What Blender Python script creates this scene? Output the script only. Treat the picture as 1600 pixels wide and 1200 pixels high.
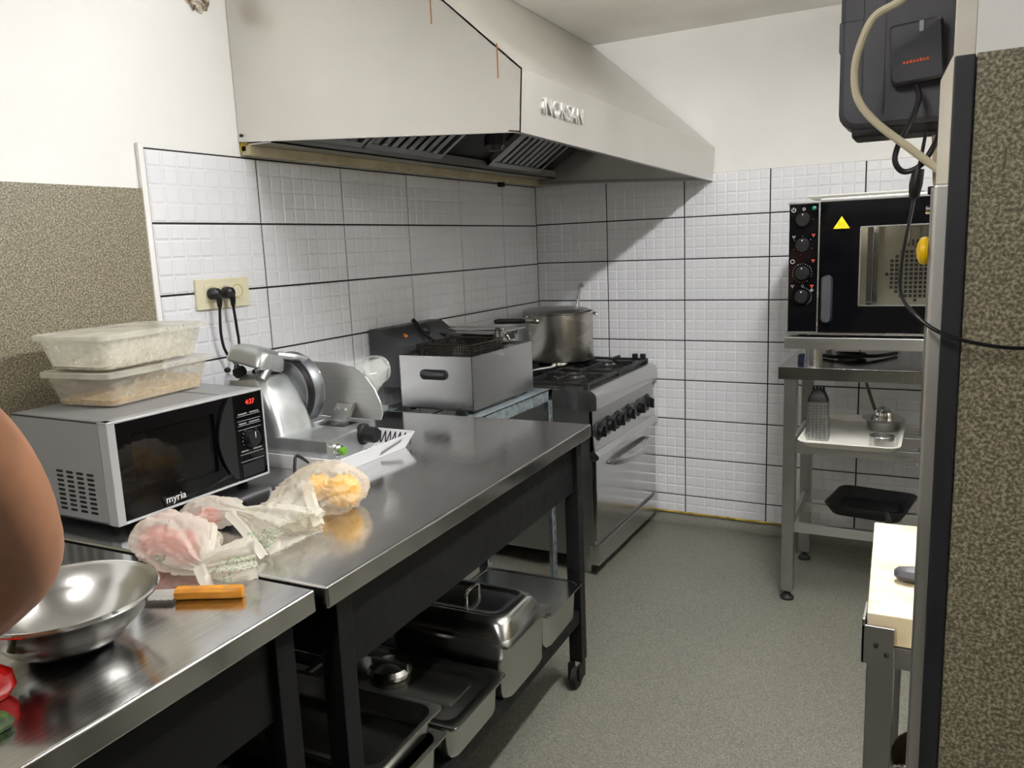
import bpy, bmesh, math, random
from mathutils import Matrix, Vector, noise
random.seed(7)
PI = math.pi
for o in list(bpy.data.objects): bpy.data.objects.remove(o, do_unlink=True)
SC = bpy.context.scene
COL = SC.collection

# ------------------------------------------------------------------ camera
cam = bpy.data.cameras.new('camera'); cam.sensor_width = 36.0; cam.lens = 1245.0/1600.0*36.0
cam.clip_start = 0.02
camo = bpy.data.objects.new('camera', cam); COL.objects.link(camo)
RX = (0.881274, 0.470898, -0.040139); RY = (0.045094, -0.168327, -0.984699); RZ = (-0.470450, 0.865980, -0.169577)     # columns: image right, image down, view direction in world axes
camo.matrix_world = Matrix(((RX[0], -RY[0], -RZ[0], 0.0), (RX[1], -RY[1], -RZ[1], 0.0),
                            (RX[2], -RY[2], -RZ[2], 1.385), (0, 0, 0, 1)))
SC.camera = camo
# ------------------------------------------------------------------ world, exposure, lamp strengths
w = bpy.data.worlds.new('world'); SC.world = w; w.use_nodes = True
w.node_tree.nodes['Background'].inputs[0].default_value = (0.9, 0.95, 1.0, 1)
w.node_tree.nodes['Background'].inputs[1].default_value = 0.02
SC.view_settings.view_transform = 'Standard'; SC.view_settings.look = 'None'
SC.view_settings.gamma = 1.0; SC.view_settings.use_curve_mapping = False
SC.view_settings.exposure = 0.0
LAMP_MAIN = 215.0
LAMP_BACK = 116.0
FLOOR = -0.05
CEIL = 2.347
XL = -1.922      # left wall
YB = 3.874       # back wall

# ------------------------------------------------------------------ materials
MATS = {}
def _new(name):
    m = bpy.data.materials.new(name); m.use_nodes = True
    nt = m.node_tree; b = nt.nodes['Principled BSDF']
    MATS[name] = m
    return m, nt, b
def srgb(r, g, b):
    f = lambda c: (c/255.0/12.92) if c/255.0 <= 0.04045 else ((c/255.0+0.055)/1.055)**2.4
    return (f(r), f(g), f(b), 1.0)
def mul(c, k): return (c[0]*k, c[1]*k, c[2]*k, 1)
def plain(name, col, rough=0.5, metal=0.0, spec=None, coat=0.0, emit=None, estr=0.0, trans=0.0, alpha=None, ior=None):
    m, nt, b = _new(name)
    b.inputs['Base Color'].default_value = col
    b.inputs['Roughness'].default_value = rough
    b.inputs['Metallic'].default_value = metal
    if spec is not None: b.inputs['Specular IOR Level'].default_value = spec
    if coat: b.inputs['Coat Weight'].default_value = coat; b.inputs['Coat Roughness'].default_value = 0.08
    if emit: b.inputs['Emission Color'].default_value = emit; b.inputs['Emission Strength'].default_value = estr
    if trans: b.inputs['Transmission Weight'].default_value = trans
    if ior: b.inputs['IOR'].default_value = ior
    if alpha is not None: b.inputs['Alpha'].default_value = alpha
    return m
def noisy(name, c1, c2, scale=20, rough=(0.4, 0.6), metal=0.0, bump=0.0, bscale=None, stretch=(1, 1, 1), detail=4, lo=0.35, hi=0.65, spec=None, coat=0.0, bdist=0.002):
    m, nt, b = _new(name)
    N = nt.nodes; L = nt.links
    tc = N.new('ShaderNodeTexCoord'); mp = N.new('ShaderNodeMapping'); mp.inputs['Scale'].default_value = stretch
    L.new(tc.outputs['Object'], mp.inputs['Vector'])
    nz = N.new('ShaderNodeTexNoise'); nz.inputs['Scale'].default_value = scale; nz.inputs['Detail'].default_value = detail
    L.new(mp.outputs['Vector'], nz.inputs['Vector'])
    cr = N.new('ShaderNodeValToRGB'); cr.color_ramp.elements[0].position = lo; cr.color_ramp.elements[1].position = hi
    cr.color_ramp.elements[0].color = c1; cr.color_ramp.elements[1].color = c2
    L.new(nz.outputs['Fac'], cr.inputs['Fac']); L.new(cr.outputs['Color'], b.inputs['Base Color'])
    mr = N.new('ShaderNodeMapRange'); mr.inputs['To Min'].default_value = rough[0]; mr.inputs['To Max'].default_value = rough[1]
    mr.inputs['From Min'].default_value = 0.3; mr.inputs['From Max'].default_value = 0.7
    L.new(nz.outputs['Fac'], mr.inputs['Value']); L.new(mr.outputs['Result'], b.inputs['Roughness'])
    b.inputs['Metallic'].default_value = metal
    if spec is not None: b.inputs['Specular IOR Level'].default_value = spec
    if coat: b.inputs['Coat Weight'].default_value = coat
    if bump:
        n2 = N.new('ShaderNodeTexNoise'); n2.inputs['Scale'].default_value = bscale or scale*2; n2.inputs['Detail'].default_value = 3
        L.new(mp.outputs['Vector'], n2.inputs['Vector'])
        bp = N.new('ShaderNodeBump'); bp.inputs['Strength'].default_value = bump; bp.inputs['Distance'].default_value = bdist
        L.new(n2.outputs['Fac'], bp.inputs['Height']); L.new(bp.outputs['Normal'], b.inputs['Normal'])
    return m
def speckle(name, cols, scale, rough=0.5, bump=0.15):
    m, nt, b = _new(name); N = nt.nodes; L = nt.links
    tc = N.new('ShaderNodeTexCoord')
    nz = N.new('ShaderNodeTexNoise'); nz.inputs['Scale'].default_value = scale; nz.inputs['Detail'].default_value = 2.5; nz.inputs['Roughness'].default_value = 0.6
    L.new(tc.outputs['Object'], nz.inputs['Vector'])
    n2 = N.new('ShaderNodeTexNoise'); n2.inputs['Scale'].default_value = 2.2; n2.inputs['Detail'].default_value = 3
    L.new(tc.outputs['Object'], n2.inputs['Vector'])
    cr = N.new('ShaderNodeValToRGB')
    e = cr.color_ramp.elements
    e[0].position = 0.36; e[0].color = cols[0]; e[1].position = 0.64; e[1].color = cols[2]
    k = e.new(0.5); k.color = cols[1]
    L.new(nz.outputs['Fac'], cr.inputs['Fac'])
    mx = N.new('ShaderNodeMixRGB'); mx.blend_type = 'MULTIPLY'; mx.inputs[0].default_value = 0.25
    cr2 = N.new('ShaderNodeValToRGB'); cr2.color_ramp.elements[0].position = 0.3; cr2.color_ramp.elements[0].color = (0.7, 0.7, 0.68, 1)
    cr2.color_ramp.elements[1].position = 0.7
    L.new(n2.outputs['Fac'], cr2.inputs['Fac'])
    L.new(cr.outputs['Color'], mx.inputs[1]); L.new(cr2.outputs['Color'], mx.inputs[2])
    L.new(mx.outputs['Color'], b.inputs['Base Color']); b.inputs['Roughness'].default_value = rough
    bp = N.new('ShaderNodeBump'); bp.inputs['Strength'].default_value = bump; bp.inputs['Distance'].default_value = 0.001
    L.new(nz.outputs['Fac'], bp.inputs['Height']); L.new(bp.outputs['Normal'], b.inputs['Normal'])
    return m
def steel(name, col, rough, stretch=(1, 60, 1), aniso=0.0, var=0.12, scale=6):
    k = max(stretch); st = tuple(1.0+(v-1.0)*(1.0 if name == 'stainless_worktop' else 0.06) for v in stretch)
    m = noisy(name, mul(col, 1-var*0.45), mul(col, 1+var*0.3), scale=scale if name == 'stainless_worktop' else 3.5, rough=(rough*0.9, rough*1.1), metal=1.0, stretch=st, detail=2)
    if aniso:
        m.node_tree.nodes['Principled BSDF'].inputs['Anisotropic'].default_value = aniso
    return m

WHITE = noisy('white_plaster', srgb(234, 233, 229), srgb(244, 243, 240), scale=1.6, rough=(0.65, 0.8), bump=0.25, bscale=9, bdist=0.004)
CEILM = noisy('ceiling_paint', srgb(214, 211, 203), srgb(233, 231, 225), scale=1.3, rough=(0.8, 0.9), bump=0.2, bscale=7, bdist=0.004)
TILE = noisy('white_glazed_tile', srgb(232, 233, 237), srgb(240, 240, 243), scale=3, rough=(0.16, 0.24), bump=0.05, bscale=30)
GROUT = plain('dark_grout', srgb(30, 30, 32), 0.9)
LAM = speckle('brown_speckled_laminate', (srgb(80, 74, 57), srgb(120, 113, 92), srgb(168, 160, 138)), 260, 0.5, 0.05)
FLOORM = speckle('grey_vinyl', (srgb(84, 83, 74), srgb(113, 112, 101), srgb(140, 139, 128)), 330, 0.42, 0.06)
SS = steel('stainless', (0.56, 0.56, 0.55, 1), 0.26, (1, 1, 40), var=0.04)
SSH = steel('stainless_horizontal', (0.56, 0.56, 0.55, 1), 0.3, (2, 2, 70))
SSTOP = steel('stainless_worktop', (0.62, 0.62, 0.62, 1), 0.15, (26, 2.2, 1), var=0.16)
SSHOOD = steel('stainless_hood', (0.68, 0.665, 0.63, 1), 0.32, (1.2, 1.2, 1.2), var=0.08, scale=3)
SSDARK = steel('stainless_dull', (0.40, 0.40, 0.39, 1), 0.33, (1, 1, 30))
POTM = steel('pot_steel', (0.50, 0.48, 0.43, 1), 0.27, (3, 3, 30), var=0.2)
GNM = steel('pan_steel', (0.52, 0.52, 0.50, 1), 0.2, (3, 3, 3), var=0.1)
BOWLM = steel('bowl_steel', (0.66, 0.66, 0.65, 1), 0.2, (1, 1, 30), var=0.06)
CHROME = plain('chrome', (0.75, 0.75, 0.74, 1), 0.12, 1.0)
ALU = noisy('cast_aluminium', (0.50, 0.52, 0.52, 1), (0.60, 0.62, 0.62, 1), scale=20, rough=(0.3, 0.4), metal=0.85)
BLADEM = plain('blade_guard', (0.17, 0.18, 0.19, 1), 0.42, 0.8)
GALV = noisy('galvanised', srgb(120, 132, 138), srgb(165, 176, 180), scale=45, rough=(0.4, 0.55), metal=0.55)
BLACKP = noisy('black_paint', srgb(14, 14, 15), srgb(21, 21, 22), scale=25, rough=(0.42, 0.6), bump=0.05, spec=0.22)
BLKPL = plain('black_plastic', srgb(19, 19, 21), 0.38, spec=0.35)
BLKPL2 = plain('charcoal_plastic', srgb(56, 56, 62), 0.5)
BLKPL3 = plain('black_device_plastic', srgb(40, 40, 46), 0.42)
BLKGL = plain('black_glass', srgb(6, 6, 8), 0.06, 0.0, spec=0.3)
IRON = noisy('cast_iron', srgb(17, 17, 18), srgb(38, 37, 38), scale=40, rough=(0.38, 0.6), bump=0.3, bscale=120)
RUBBER = plain('rubber', srgb(20, 20, 20), 0.65)
MWGREY = plain('microwave_silver', srgb(150, 152, 154), 0.42, 0.35)
IVORY = plain('ivory_plastic', srgb(226, 220, 190), 0.4)
YELLOW = plain('yellow_plastic', srgb(245, 200, 10), 0.35)
GLUE = noisy('yellow_glue', srgb(150, 120, 30), srgb(222, 195, 70), scale=25, rough=(0.6, 0.8))
RUST = plain('rust_stain', srgb(160, 118, 76), 0.7)
WHITEP = plain('white_plastic', srgb(236, 236, 238), 0.35)
TRAYW = noisy('white_tray', srgb(226, 224, 214), srgb(238, 236, 228), scale=8, rough=(0.35, 0.5))
BOARD = noisy('worn_cutting_board', srgb(216, 194, 150), srgb(236, 228, 206), scale=7, rough=(0.5, 0.65), stretch=(1, 4, 1), bump=0.25, bscale=40)
WOODH = noisy('orange_wood', srgb(196, 124, 24), srgb(232, 160, 44), scale=18, rough=(0.35, 0.5), stretch=(1, 1, 1), bump=0.05)
RED = plain('red_pepper_skin', srgb(214, 28, 24), 0.22)
GREENV = noisy('green_vegetable', srgb(28, 50, 22), srgb(78, 104, 48), scale=90, rough=(0.4, 0.6))
PALEV = plain('pale_flesh', srgb(226, 206, 140), 0.5)
PINKV = plain('tomato_skin', srgb(216, 66, 66), 0.35)
YELV = plain('yellow_pepper_skin', srgb(255, 190, 8), 0.35)
SKIN = noisy('skin', srgb(150, 103, 74), srgb(174, 122, 90), scale=9, rough=(0.42, 0.55), bump=0.12, bscale=260, bdist=0.0008)
SHIRT = plain('dark_shirt', srgb(40, 42, 48), 0.85)
TROUS = plain('dark_trousers', srgb(34, 36, 44), 0.85)
HAIR = plain('dark_hair', srgb(20, 16, 14), 0.6)
EYE = plain('eye_white', srgb(230, 228, 222), 0.3)
BEIGE = noisy('beige_painted_strip', srgb(176, 163, 126), srgb(204, 194, 164), scale=9, rough=(0.5, 0.65))
CABLEW = plain('beige_cable', srgb(206, 196, 168), 0.5)
GREENB = plain('green_button', srgb(92, 140, 40), 0.25, emit=srgb(92, 150, 40), estr=0.15)
GREENL = plain('green_lamp', srgb(16, 112, 84), 0.2)
REDLED = plain('red_led', srgb(255, 40, 20), 0.5, emit=(1.0, 0.06, 0.03, 1), estr=0.9)
WPRINT = plain('white_print', srgb(215, 215, 215), 0.5)
GPRINT = plain('grey_print', srgb(120, 120, 122), 0.5)
RPRINT = plain('red_print', srgb(170, 60, 40), 0.5)
OPRINT = plain('orange_print', srgb(226, 88, 40), 0.5)
KPRINT = plain('black_print', srgb(30, 30, 34), 0.5)
LAMPW = plain('lamp_housing', srgb(238, 238, 236), 0.5)
TUBE = plain('lamp_tube', (1, 1, 1, 1), 0.5, emit=(1.0, 0.99, 0.985, 1), estr=LAMP_MAIN)
TUBE2 = plain('lamp_tube_rear', (1, 1, 1, 1), 0.5, emit=(1.0, 0.985, 0.97, 1), estr=LAMP_BACK)
OVENIN = plain('oven_cavity_steel', srgb(190, 186, 168), 0.4, 0.5)
DIMBLK = plain('hood_interior', srgb(70, 70, 70), 0.5, 0.6)

def see_through(name, col, fac, rough=0.2, gloss=0.1):
    """clear or milky plastic/glass: part transparent, part coloured surface with gloss"""
    m, nt, b = _new(name); N = nt.nodes; L = nt.links
    b.inputs['Base Color'].default_value = col; b.inputs['Roughness'].default_value = rough
    tr = N.new('ShaderNodeBsdfTransparent'); mx = N.new('ShaderNodeMixShader'); mx.inputs[0].default_value = fac
    L.new(tr.outputs[0], mx.inputs[1]); L.new(b.outputs[0], mx.inputs[2])
    L.new(mx.outputs[0], N['Material Output'].inputs['Surface'])
    return m
GLASS = see_through('oven_glass', srgb(30, 30, 30), 0.22, 0.04)
MWGLASS = see_through('microwave_window', srgb(10, 10, 12), 0.80, 0.05)
CLEAR = see_through('clear_acrylic', srgb(225, 228, 222), 0.30, 0.12)
def milky(name, col, lo, hi, scale):
    m = see_through(name, col, 0.6, 0.3); nt = m.node_tree; N = nt.nodes; L = nt.links
    tc = N.new('ShaderNodeTexCoord'); nz = N.new('ShaderNodeTexNoise'); nz.inputs['Scale'].default_value = scale; nz.inputs['Detail'].default_value = 6
    L.new(tc.outputs['Object'], nz.inputs['Vector'])
    mr = N.new('ShaderNodeMapRange'); mr.inputs['From Min'].default_value = 0.30; mr.inputs['From Max'].default_value = 0.72
    mr.inputs['To Min'].default_value = lo; mr.inputs['To Max'].default_value = hi
    L.new(nz.outputs['Fac'], mr.inputs['Value'])
    mx = [n for n in N if n.type == 'MIX_SHADER'][0]
    L.new(mr.outputs['Result'], mx.inputs[0])
    return m
TUB = milky('milky_tub_floury', srgb(225, 222, 208), 0.24, 0.62, 60)
TUBB = milky('milky_tub', srgb(214, 208, 190), 0.14, 0.38, 70)
TUBLID = milky('milky_lid', srgb(228, 226, 214), 0.3, 0.55, 12)
FLOUR = noisy('flour', srgb(232, 224, 200), srgb(244, 238, 222), scale=40, rough=(0.9, 1.0), bump=0.3)
CRUMB = noisy('breadcrumbs', srgb(196, 160, 112), srgb(226, 196, 150), scale=120, rough=(0.9, 1.0), bump=0.5)
def bagmat(name, col, fac):
    m, nt, b = _new(name); N = nt.nodes; L = nt.links
    b.inputs['Base Color'].default_value = col; b.inputs['Roughness'].default_value = 0.32
    tl = N.new('ShaderNodeBsdfTranslucent'); tl.inputs[0].default_value = col
    tc = N.new('ShaderNodeTexCoord'); na = N.new('ShaderNodeTexNoise'); na.inputs['Scale'].default_value = 11; na.inputs['Detail'].default_value = 0
    nb = N.new('ShaderNodeTexNoise'); nb.inputs['Scale'].default_value = 230; nb.inputs['Detail'].default_value = 1
    L.new(tc.outputs['Object'], na.inputs['Vector']); L.new(tc.outputs['Object'], nb.inputs['Vector'])
    ga = N.new('ShaderNodeMath'); ga.operation = 'GREATER_THAN'; ga.inputs[1].default_value = 0.77; L.new(na.outputs['Fac'], ga.inputs[0])
    gb = N.new('ShaderNodeMath'); gb.operation = 'GREATER_THAN'; gb.inputs[1].default_value = 0.53; L.new(nb.outputs['Fac'], gb.inputs[0])
    gm = N.new('ShaderNodeMath'); gm.operation = 'MULTIPLY'; L.new(ga.outputs[0], gm.inputs[0]); L.new(gb.outputs[0], gm.inputs[1])
    mc = N.new('ShaderNodeMixRGB'); mc.inputs[1].default_value = col; mc.inputs[2].default_value = srgb(168, 200, 156); L.new(gm.outputs[0], mc.inputs[0])
    L.new(mc.outputs[0], b.inputs['Base Color']); L.new(mc.outputs[0], tl.inputs[0])
    tr = N.new('ShaderNodeBsdfTransparent')
    m1 = N.new('ShaderNodeMixShader'); m1.inputs[0].default_value = 0.35
    L.new(b.outputs[0], m1.inputs[1]); L.new(tl.outputs[0], m1.inputs[2])
    m2 = N.new('ShaderNodeMixShader'); m2.inputs[0].default_value = fac
    L.new(m1.outputs[0], m2.inputs[1]); L.new(tr.outputs[0], m2.inputs[2])
    L.new(m2.outputs[0], N['Material Output'].inputs['Surface'])
    return m
BAG = bagmat('thin_white_bag', srgb(245, 241, 230), 0.38)
BAGY = bagmat('thin_clear_bag', srgb(246, 240, 224), 0.60)
BAGG = plain('green_bag_print', srgb(150, 185, 140), 0.5)

# ------------------------------------------------------------------ mesh builder
class MB:
    def __init__(s): s.bm = bmesh.new(); s.bev = False
    def _addv(s, cos): return [s.bm.verts.new(c) for c in cos]
    def box(s, x0, x1, y0, y1, z0, z1, bev=0.0, seg=2):
        if x0 > x1: x0, x1 = x1, x0
        if y0 > y1: y0, y1 = y1, y0
        if z0 > z1: z0, z1 = z1, z0
        v = s._addv([(x, y, z) for x in (x0, x1) for y in (y0, y1) for z in (z0, z1)])
        idx = ((0, 1, 3, 2), (4, 6, 7, 5), (0, 4, 5, 1), (2, 3, 7, 6), (0, 2, 6, 4), (1, 5, 7, 3))
        fs = [s.bm.faces.new([v[i] for i in f]) for f in idx]
        if bev:
            s.bev = True
            es = list({e for f in fs for e in f.edges})
            bmesh.ops.bevel(s.bm, geom=es, offset=bev, segments=seg, profile=0.5, affect='EDGES')
        return s
    def prism(s, pts, a, b, axis='y', bev=0.0):
        """polygon pts in the two other axes, extruded from a to b along axis"""
        def P(p, t):
            return {'y': (p[0], t, p[1]), 'x': (t, p[0], p[1]), 'z': (p[0], p[1], t)}[axis]
        va = s._addv([P(p, a) for p in pts]); vb = s._addv([P(p, b) for p in pts]); n = len(pts)
        fs = [s.bm.faces.new(va), s.bm.faces.new(vb[::-1])]
        for i in range(n): fs.append(s.bm.faces.new((va[i], vb[i], vb[(i+1) % n], va[(i+1) % n])))
        bmesh.ops.recalc_face_normals(s.bm, faces=fs)
        if bev:
            s.bev = True
            es = list({e for f in fs for e in f.edges})
            bmesh.ops.bevel(s.bm, geom=es, offset=bev, segments=2, profile=0.5, affect='EDGES')
        return s
    def quad(s, *c):
        s.bm.faces.new(s._addv(c)); return s
    def cyl(s, p0, p1, r0, r1=None, n=16, cap=True):
        r1 = r0 if r1 is None else r1
        p0, p1 = Vector(p0), Vector(p1); d = (p1-p0).normalized()
        u = d.orthogonal().normalized(); v = d.cross(u)
        A = s._addv([p0+(u*math.cos(2*PI*i/n)+v*math.sin(2*PI*i/n))*r0 for i in range(n)])
        B = s._addv([p1+(u*math.cos(2*PI*i/n)+v*math.sin(2*PI*i/n))*r1 for i in range(n)])
        for i in range(n): s.bm.faces.new((A[i], A[(i+1) % n], B[(i+1) % n], B[i]))
        if cap: s.bm.faces.new(A[::-1]); s.bm.faces.new(B)
        return s
    def lathe(s, prof, c=(0, 0, 0), axis='z', n=32, closed=False):
        """profile of (radius, height) turned about an axis through c"""
        c = Vector(c); rings = []
        for r, h in prof:
            ring = []
            if r < 1e-6: ring = [s.bm.verts.new(s._ax(c, 0, 0, h, axis))]
            else: ring = [s.bm.verts.new(s._ax(c, r*math.cos(2*PI*i/n), r*math.sin(2*PI*i/n), h, axis)) for i in range(n)]
            rings.append(ring)
        pr = list(zip(rings, rings[1:])) + ([(rings[-1], rings[0])] if closed else [])
        for A, B in pr:
            for i in range(n):
                a = [A[i % len(A)], A[(i+1) % len(A)], B[(i+1) % len(B)], B[i % len(B)]]
                q = []
                for x in a:
                    if x not in q: q.append(x)
                if len(q) >= 3: s.bm.faces.new(q)
        return s
    def _ax(s, c, a, b, h, axis):
        if axis == 'z': return c+Vector((a, b, h))
        if axis == 'x': return c+Vector((h, a, b))
        if axis == '-x': return c+Vector((-h, -a, b))
        if axis == 'y': return c+Vector((b, h, a))
        if axis == '-y': return c+Vector((a, -h, b))
    def rings(s, rs, cap0=True, cap1=True):
        R = [s._addv(r) for r in rs]; n = len(rs[0])
        for A, B in zip(R, R[1:]):
            for i in range(n): s.bm.faces.new((A[i], A[(i+1) % n], B[(i+1) % n], B[i]))
        if cap0: s.bm.faces.new(R[0][::-1])
        if cap1: s.bm.faces.new(R[-1])
        return s
    def rloft(s, lev, c=(0, 0), k=5, cap0=True, cap1=True):
        """levels (z, half x, half y, corner radius[, dx, dy]) of rounded rectangles"""
        rs = []
        for L in lev:
            z, hx, hy, r = L[:4]; dx, dy = (L[4], L[5]) if len(L) > 4 else (0, 0)
            r = min(r, hx-1e-4, hy-1e-4); ring = []
            for q, (sx, sy) in enumerate(((1, 1), (-1, 1), (-1, -1), (1, -1))):
                for j in range(k+1):
                    a = q*PI/2 + (PI/2)*j/k
                    ring.append((c[0]+dx+sx*(hx-r)+r*math.cos(a), c[1]+dy+sy*(hy-r)+r*math.sin(a), z))
            rs.append(ring)
        return s.rings(rs, cap0, cap1)
    def tube(s, pts, r, n=8, smooth=6, cap=True, radii=None):
        P = [Vector(p) for p in pts]
        if smooth and len(P) > 2:
            Q = []; RR = []
            for i in range(len(P)-1):
                p0, p1, p2, p3 = P[max(i-1, 0)], P[i], P[i+1], P[min(i+2, len(P)-1)]
                for j in range(smooth):
                    t = j/smooth
                    Q.append(0.5*((2*p1)+(p2-p0)*t+(2*p0-5*p1+4*p2-p3)*t*t+(3*p1-p0-3*p2+p3)*t**3))
                    if radii: RR.append(radii[i]*(1-t)+radii[i+1]*t)
            Q.append(P[-1])
            if radii: RR.append(radii[-1])
            P = Q; radii = RR if radii else None
        rs = []; u = None
        for i, p in enumerate(P):
            d = (P[min(i+1, len(P)-1)]-P[max(i-1, 0)]).normalized()
            if u is None: u = d.orthogonal().normalized()
            else:
                u = (u-d*u.dot(d))
                u = u.normalized() if u.length > 1e-6 else d.orthogonal().normalized()
            v = d.cross(u); rr = radii[i] if radii else r
            rs.append([p+(u*math.cos(2*PI*j/n)+v*math.sin(2*PI*j/n))*rr for j in range(n)])
        return s.rings(rs, cap, cap)
    def xf(s, M):
        bmesh.ops.transform(s.bm, matrix=M, verts=s.bm.verts); return s
    def build(s, name, mat, parent=None, world=True, smooth=True, ang=35, kind=None):
        if parent is not None and world and parent.get('_m'):
            M = Matrix([list(parent['_m'])[i*4:i*4+4] for i in range(4)])
            bmesh.ops.transform(s.bm, matrix=M.inverted(), verts=s.bm.verts)
        me = bpy.data.meshes.new(name); s.bm.normal_update(); s.bm.to_mesh(me); s.bm.free()
        me.materials.append(mat)
        if smooth:
            for p in me.polygons: p.use_smooth = True
            me.set_sharp_from_angle(angle=math.radians(ang))
        o = bpy.data.objects.new(name, me); COL.objects.link(o)
        if parent is not None: o.parent = parent
        if s.bev and smooth:
            wn = o.modifiers.new('weighted_normals', 'WEIGHTED_NORMAL'); wn.keep_sharp = True; wn.weight = 100
        if kind: o['kind'] = kind
        return o
ROOTS = []
def thing(name, label, cat, loc=(0, 0, 0), rz=0.0, group=None):
    o = bpy.data.objects.new(name, None); COL.objects.link(o)
    o.empty_display_size = 0.05
    o.location = loc; o.rotation_euler = (0, 0, rz)
    M = Matrix.Translation(loc) @ Matrix.Rotation(rz, 4, 'Z')
    o['_m'] = [M[i][j] for i in range(4) for j in range(4)]; ROOTS.append(o)
    o['label'] = label; o['category'] = cat
    if group: o['group'] = group
    return o
def tag(o, label, cat, group=None):
    o['label'] = label; o['category'] = cat
    if group: o['group'] = group
    return o
def struct(o, label, cat='structure'):
    o['kind'] = 'structure'; o['label'] = label; o['category'] = cat; return o
def text(name, body, size, mat, parent, M, ext=0.0006, shear=0.0):
    """lettering as a thin mesh; M maps text x right, y up, z out of the surface into the parent's space"""
    cu = bpy.data.curves.new(name, 'FONT'); cu.body = body; cu.size = size; cu.extrude = ext; cu.shear = shear
    cu.align_x = 'CENTER'; cu.align_y = 'CENTER'; cu.resolution_u = 3
    t = bpy.data.objects.new(name+'_tmp', cu); COL.objects.link(t)
    bpy.context.view_layer.update()
    me = bpy.data.meshes.new_from_object(t.evaluated_get(bpy.context.evaluated_depsgraph_get()))
    bpy.data.objects.remove(t, do_unlink=True); bpy.data.curves.remove(cu)
    if parent is not None and parent.get('_m'):
        P = Matrix([list(parent['_m'])[i*4:i*4+4] for i in range(4)]); M = P.inverted() @ M
    me.transform(M); me.materials.clear(); me.materials.append(mat)
    o = bpy.data.objects.new(name, me); COL.objects.link(o); o.parent = parent
    return o
def face_M(o, right, up):
    r = Vector(right).normalized(); u = Vector(up); u = (u-r*u.dot(r)).normalized(); n = r.cross(u)
    return Matrix(((r.x, u.x, n.x, o[0]), (r.y, u.y, n.y, o[1]), (r.z, u.z, n.z, o[2]), (0, 0, 0, 1)))

# ================================================================== SETTING
YP_ = 1.02; YF = -2.6; XR = 0.85; XRR = 1.9
fl = MB().box(XL-0.1, XRR+0.1, YF-0.1, YB+0.1, FLOOR-0.05, FLOOR).build('floor', FLOORM)
struct(fl, 'speckled grey vinyl kitchen floor', 'floor')
# floor covering coved up against the walls
m = MB(); pts = [(0, 0)]
arc = [(0.05-0.05*math.sin(a*PI/12), 0.05-0.05*math.cos(a*PI/12)) for a in range(7)]
prof = [(YB-0.001, FLOOR)] + [(YB-p[0], FLOOR+p[1]) for p in arc] + [(YB-0.001, FLOOR+0.052)]
m.prism([(p[0], p[1]) for p in prof], XL+0.0, XR, axis='x').build('baseboard_back', FLOORM)
bb = bpy.data.objects['baseboard_back']; struct(bb, 'grey vinyl coving where the floor meets the tiled back wall', 'baseboard')
MB().box(XL+0.05, XR-0.02, YB-0.011, YB-0.004, -0.004, 0.003).build('glue_line', GLUE, bb, world=False)
prof = [(XL+0.001, FLOOR)] + [(XL+p[0], FLOOR+p[1]) for p in arc] + [(XL+0.001, FLOOR+0.052)]
m = MB().prism(prof, 1.49, YB, axis='y').build('baseboard_left', FLOORM)
struct(m, 'grey vinyl coving along the left wall behind the tables', 'baseboard')
ce = MB().box(XL-0.1, XRR+0.1, YF-0.1, YB+0.1, CEIL, CEIL+0.08).build('ceiling', CEILM)
struct(ce, 'off-white painted kitchen ceiling', 'ceiling')
wl = MB().box(XL-0.1, XL, YF, YB+0.1, FLOOR, CEIL).build('wall_left', WHITE)
struct(wl, 'white plaster wall behind the worktables, tiled at the far half', 'wall')
wb = MB().box(XL-0.1, XRR, YB, YB+0.1, FLOOR, CEIL).build('wall_back', WHITE)
struct(wb, 'white back wall tiled from floor to hood height', 'wall')
wr = MB().box(XR, XR+0.1, 1.08, YB, FLOOR, CEIL).build('wall_right', WHITE)
struct(wr, 'white side wall of the cooking area beyond the partition', 'wall')
wf = MB().box(XL-0.1, XRR, YF-0.1, YF, FLOOR, CEIL).build('wall_front', WHITE)
struct(wf, 'white wall behind the viewer', 'wall')
wo = MB().box(XRR, XRR+0.1, YF, 1.08, FLOOR, CEIL).build('wall_side', WHITE)
struct(wo, 'white wall of the front area beside the partition', 'wall')
MB().box(XR-0.010, XR, 1.08, YB-0.012, FLOOR, 1.580, 0.002).build('wainscot_panel', LAM, wr, world=False)  # unseen laminate, added so glossy black fronts reflect a darker room
MB().box(XRR-0.010, XRR, YF, YP_-0.012, FLOOR, 1.580, 0.002).build('wainscot_panel', LAM, wo, world=False)  # unseen too, added for the same darker reflections
MB().box(XL+0.012, XRR-0.012, YF, YF+0.010, FLOOR, 1.580, 0.002).build('wainscot_panel', LAM, wf, world=False)
# brown laminate on the left wall
p = MB().box(XL, XL+0.010, YF, 1.478, FLOOR, 1.580, 0.002).build('wainscot_panel', LAM, wl, world=False)
p['label'] = 'brown speckled laminate panel'
m = MB().box(XL, XL+0.014, 1.477, 1.495, 0.0, 1.700, 0.003)
m.build('plaster_edge', WHITE, wl, world=False)
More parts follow.
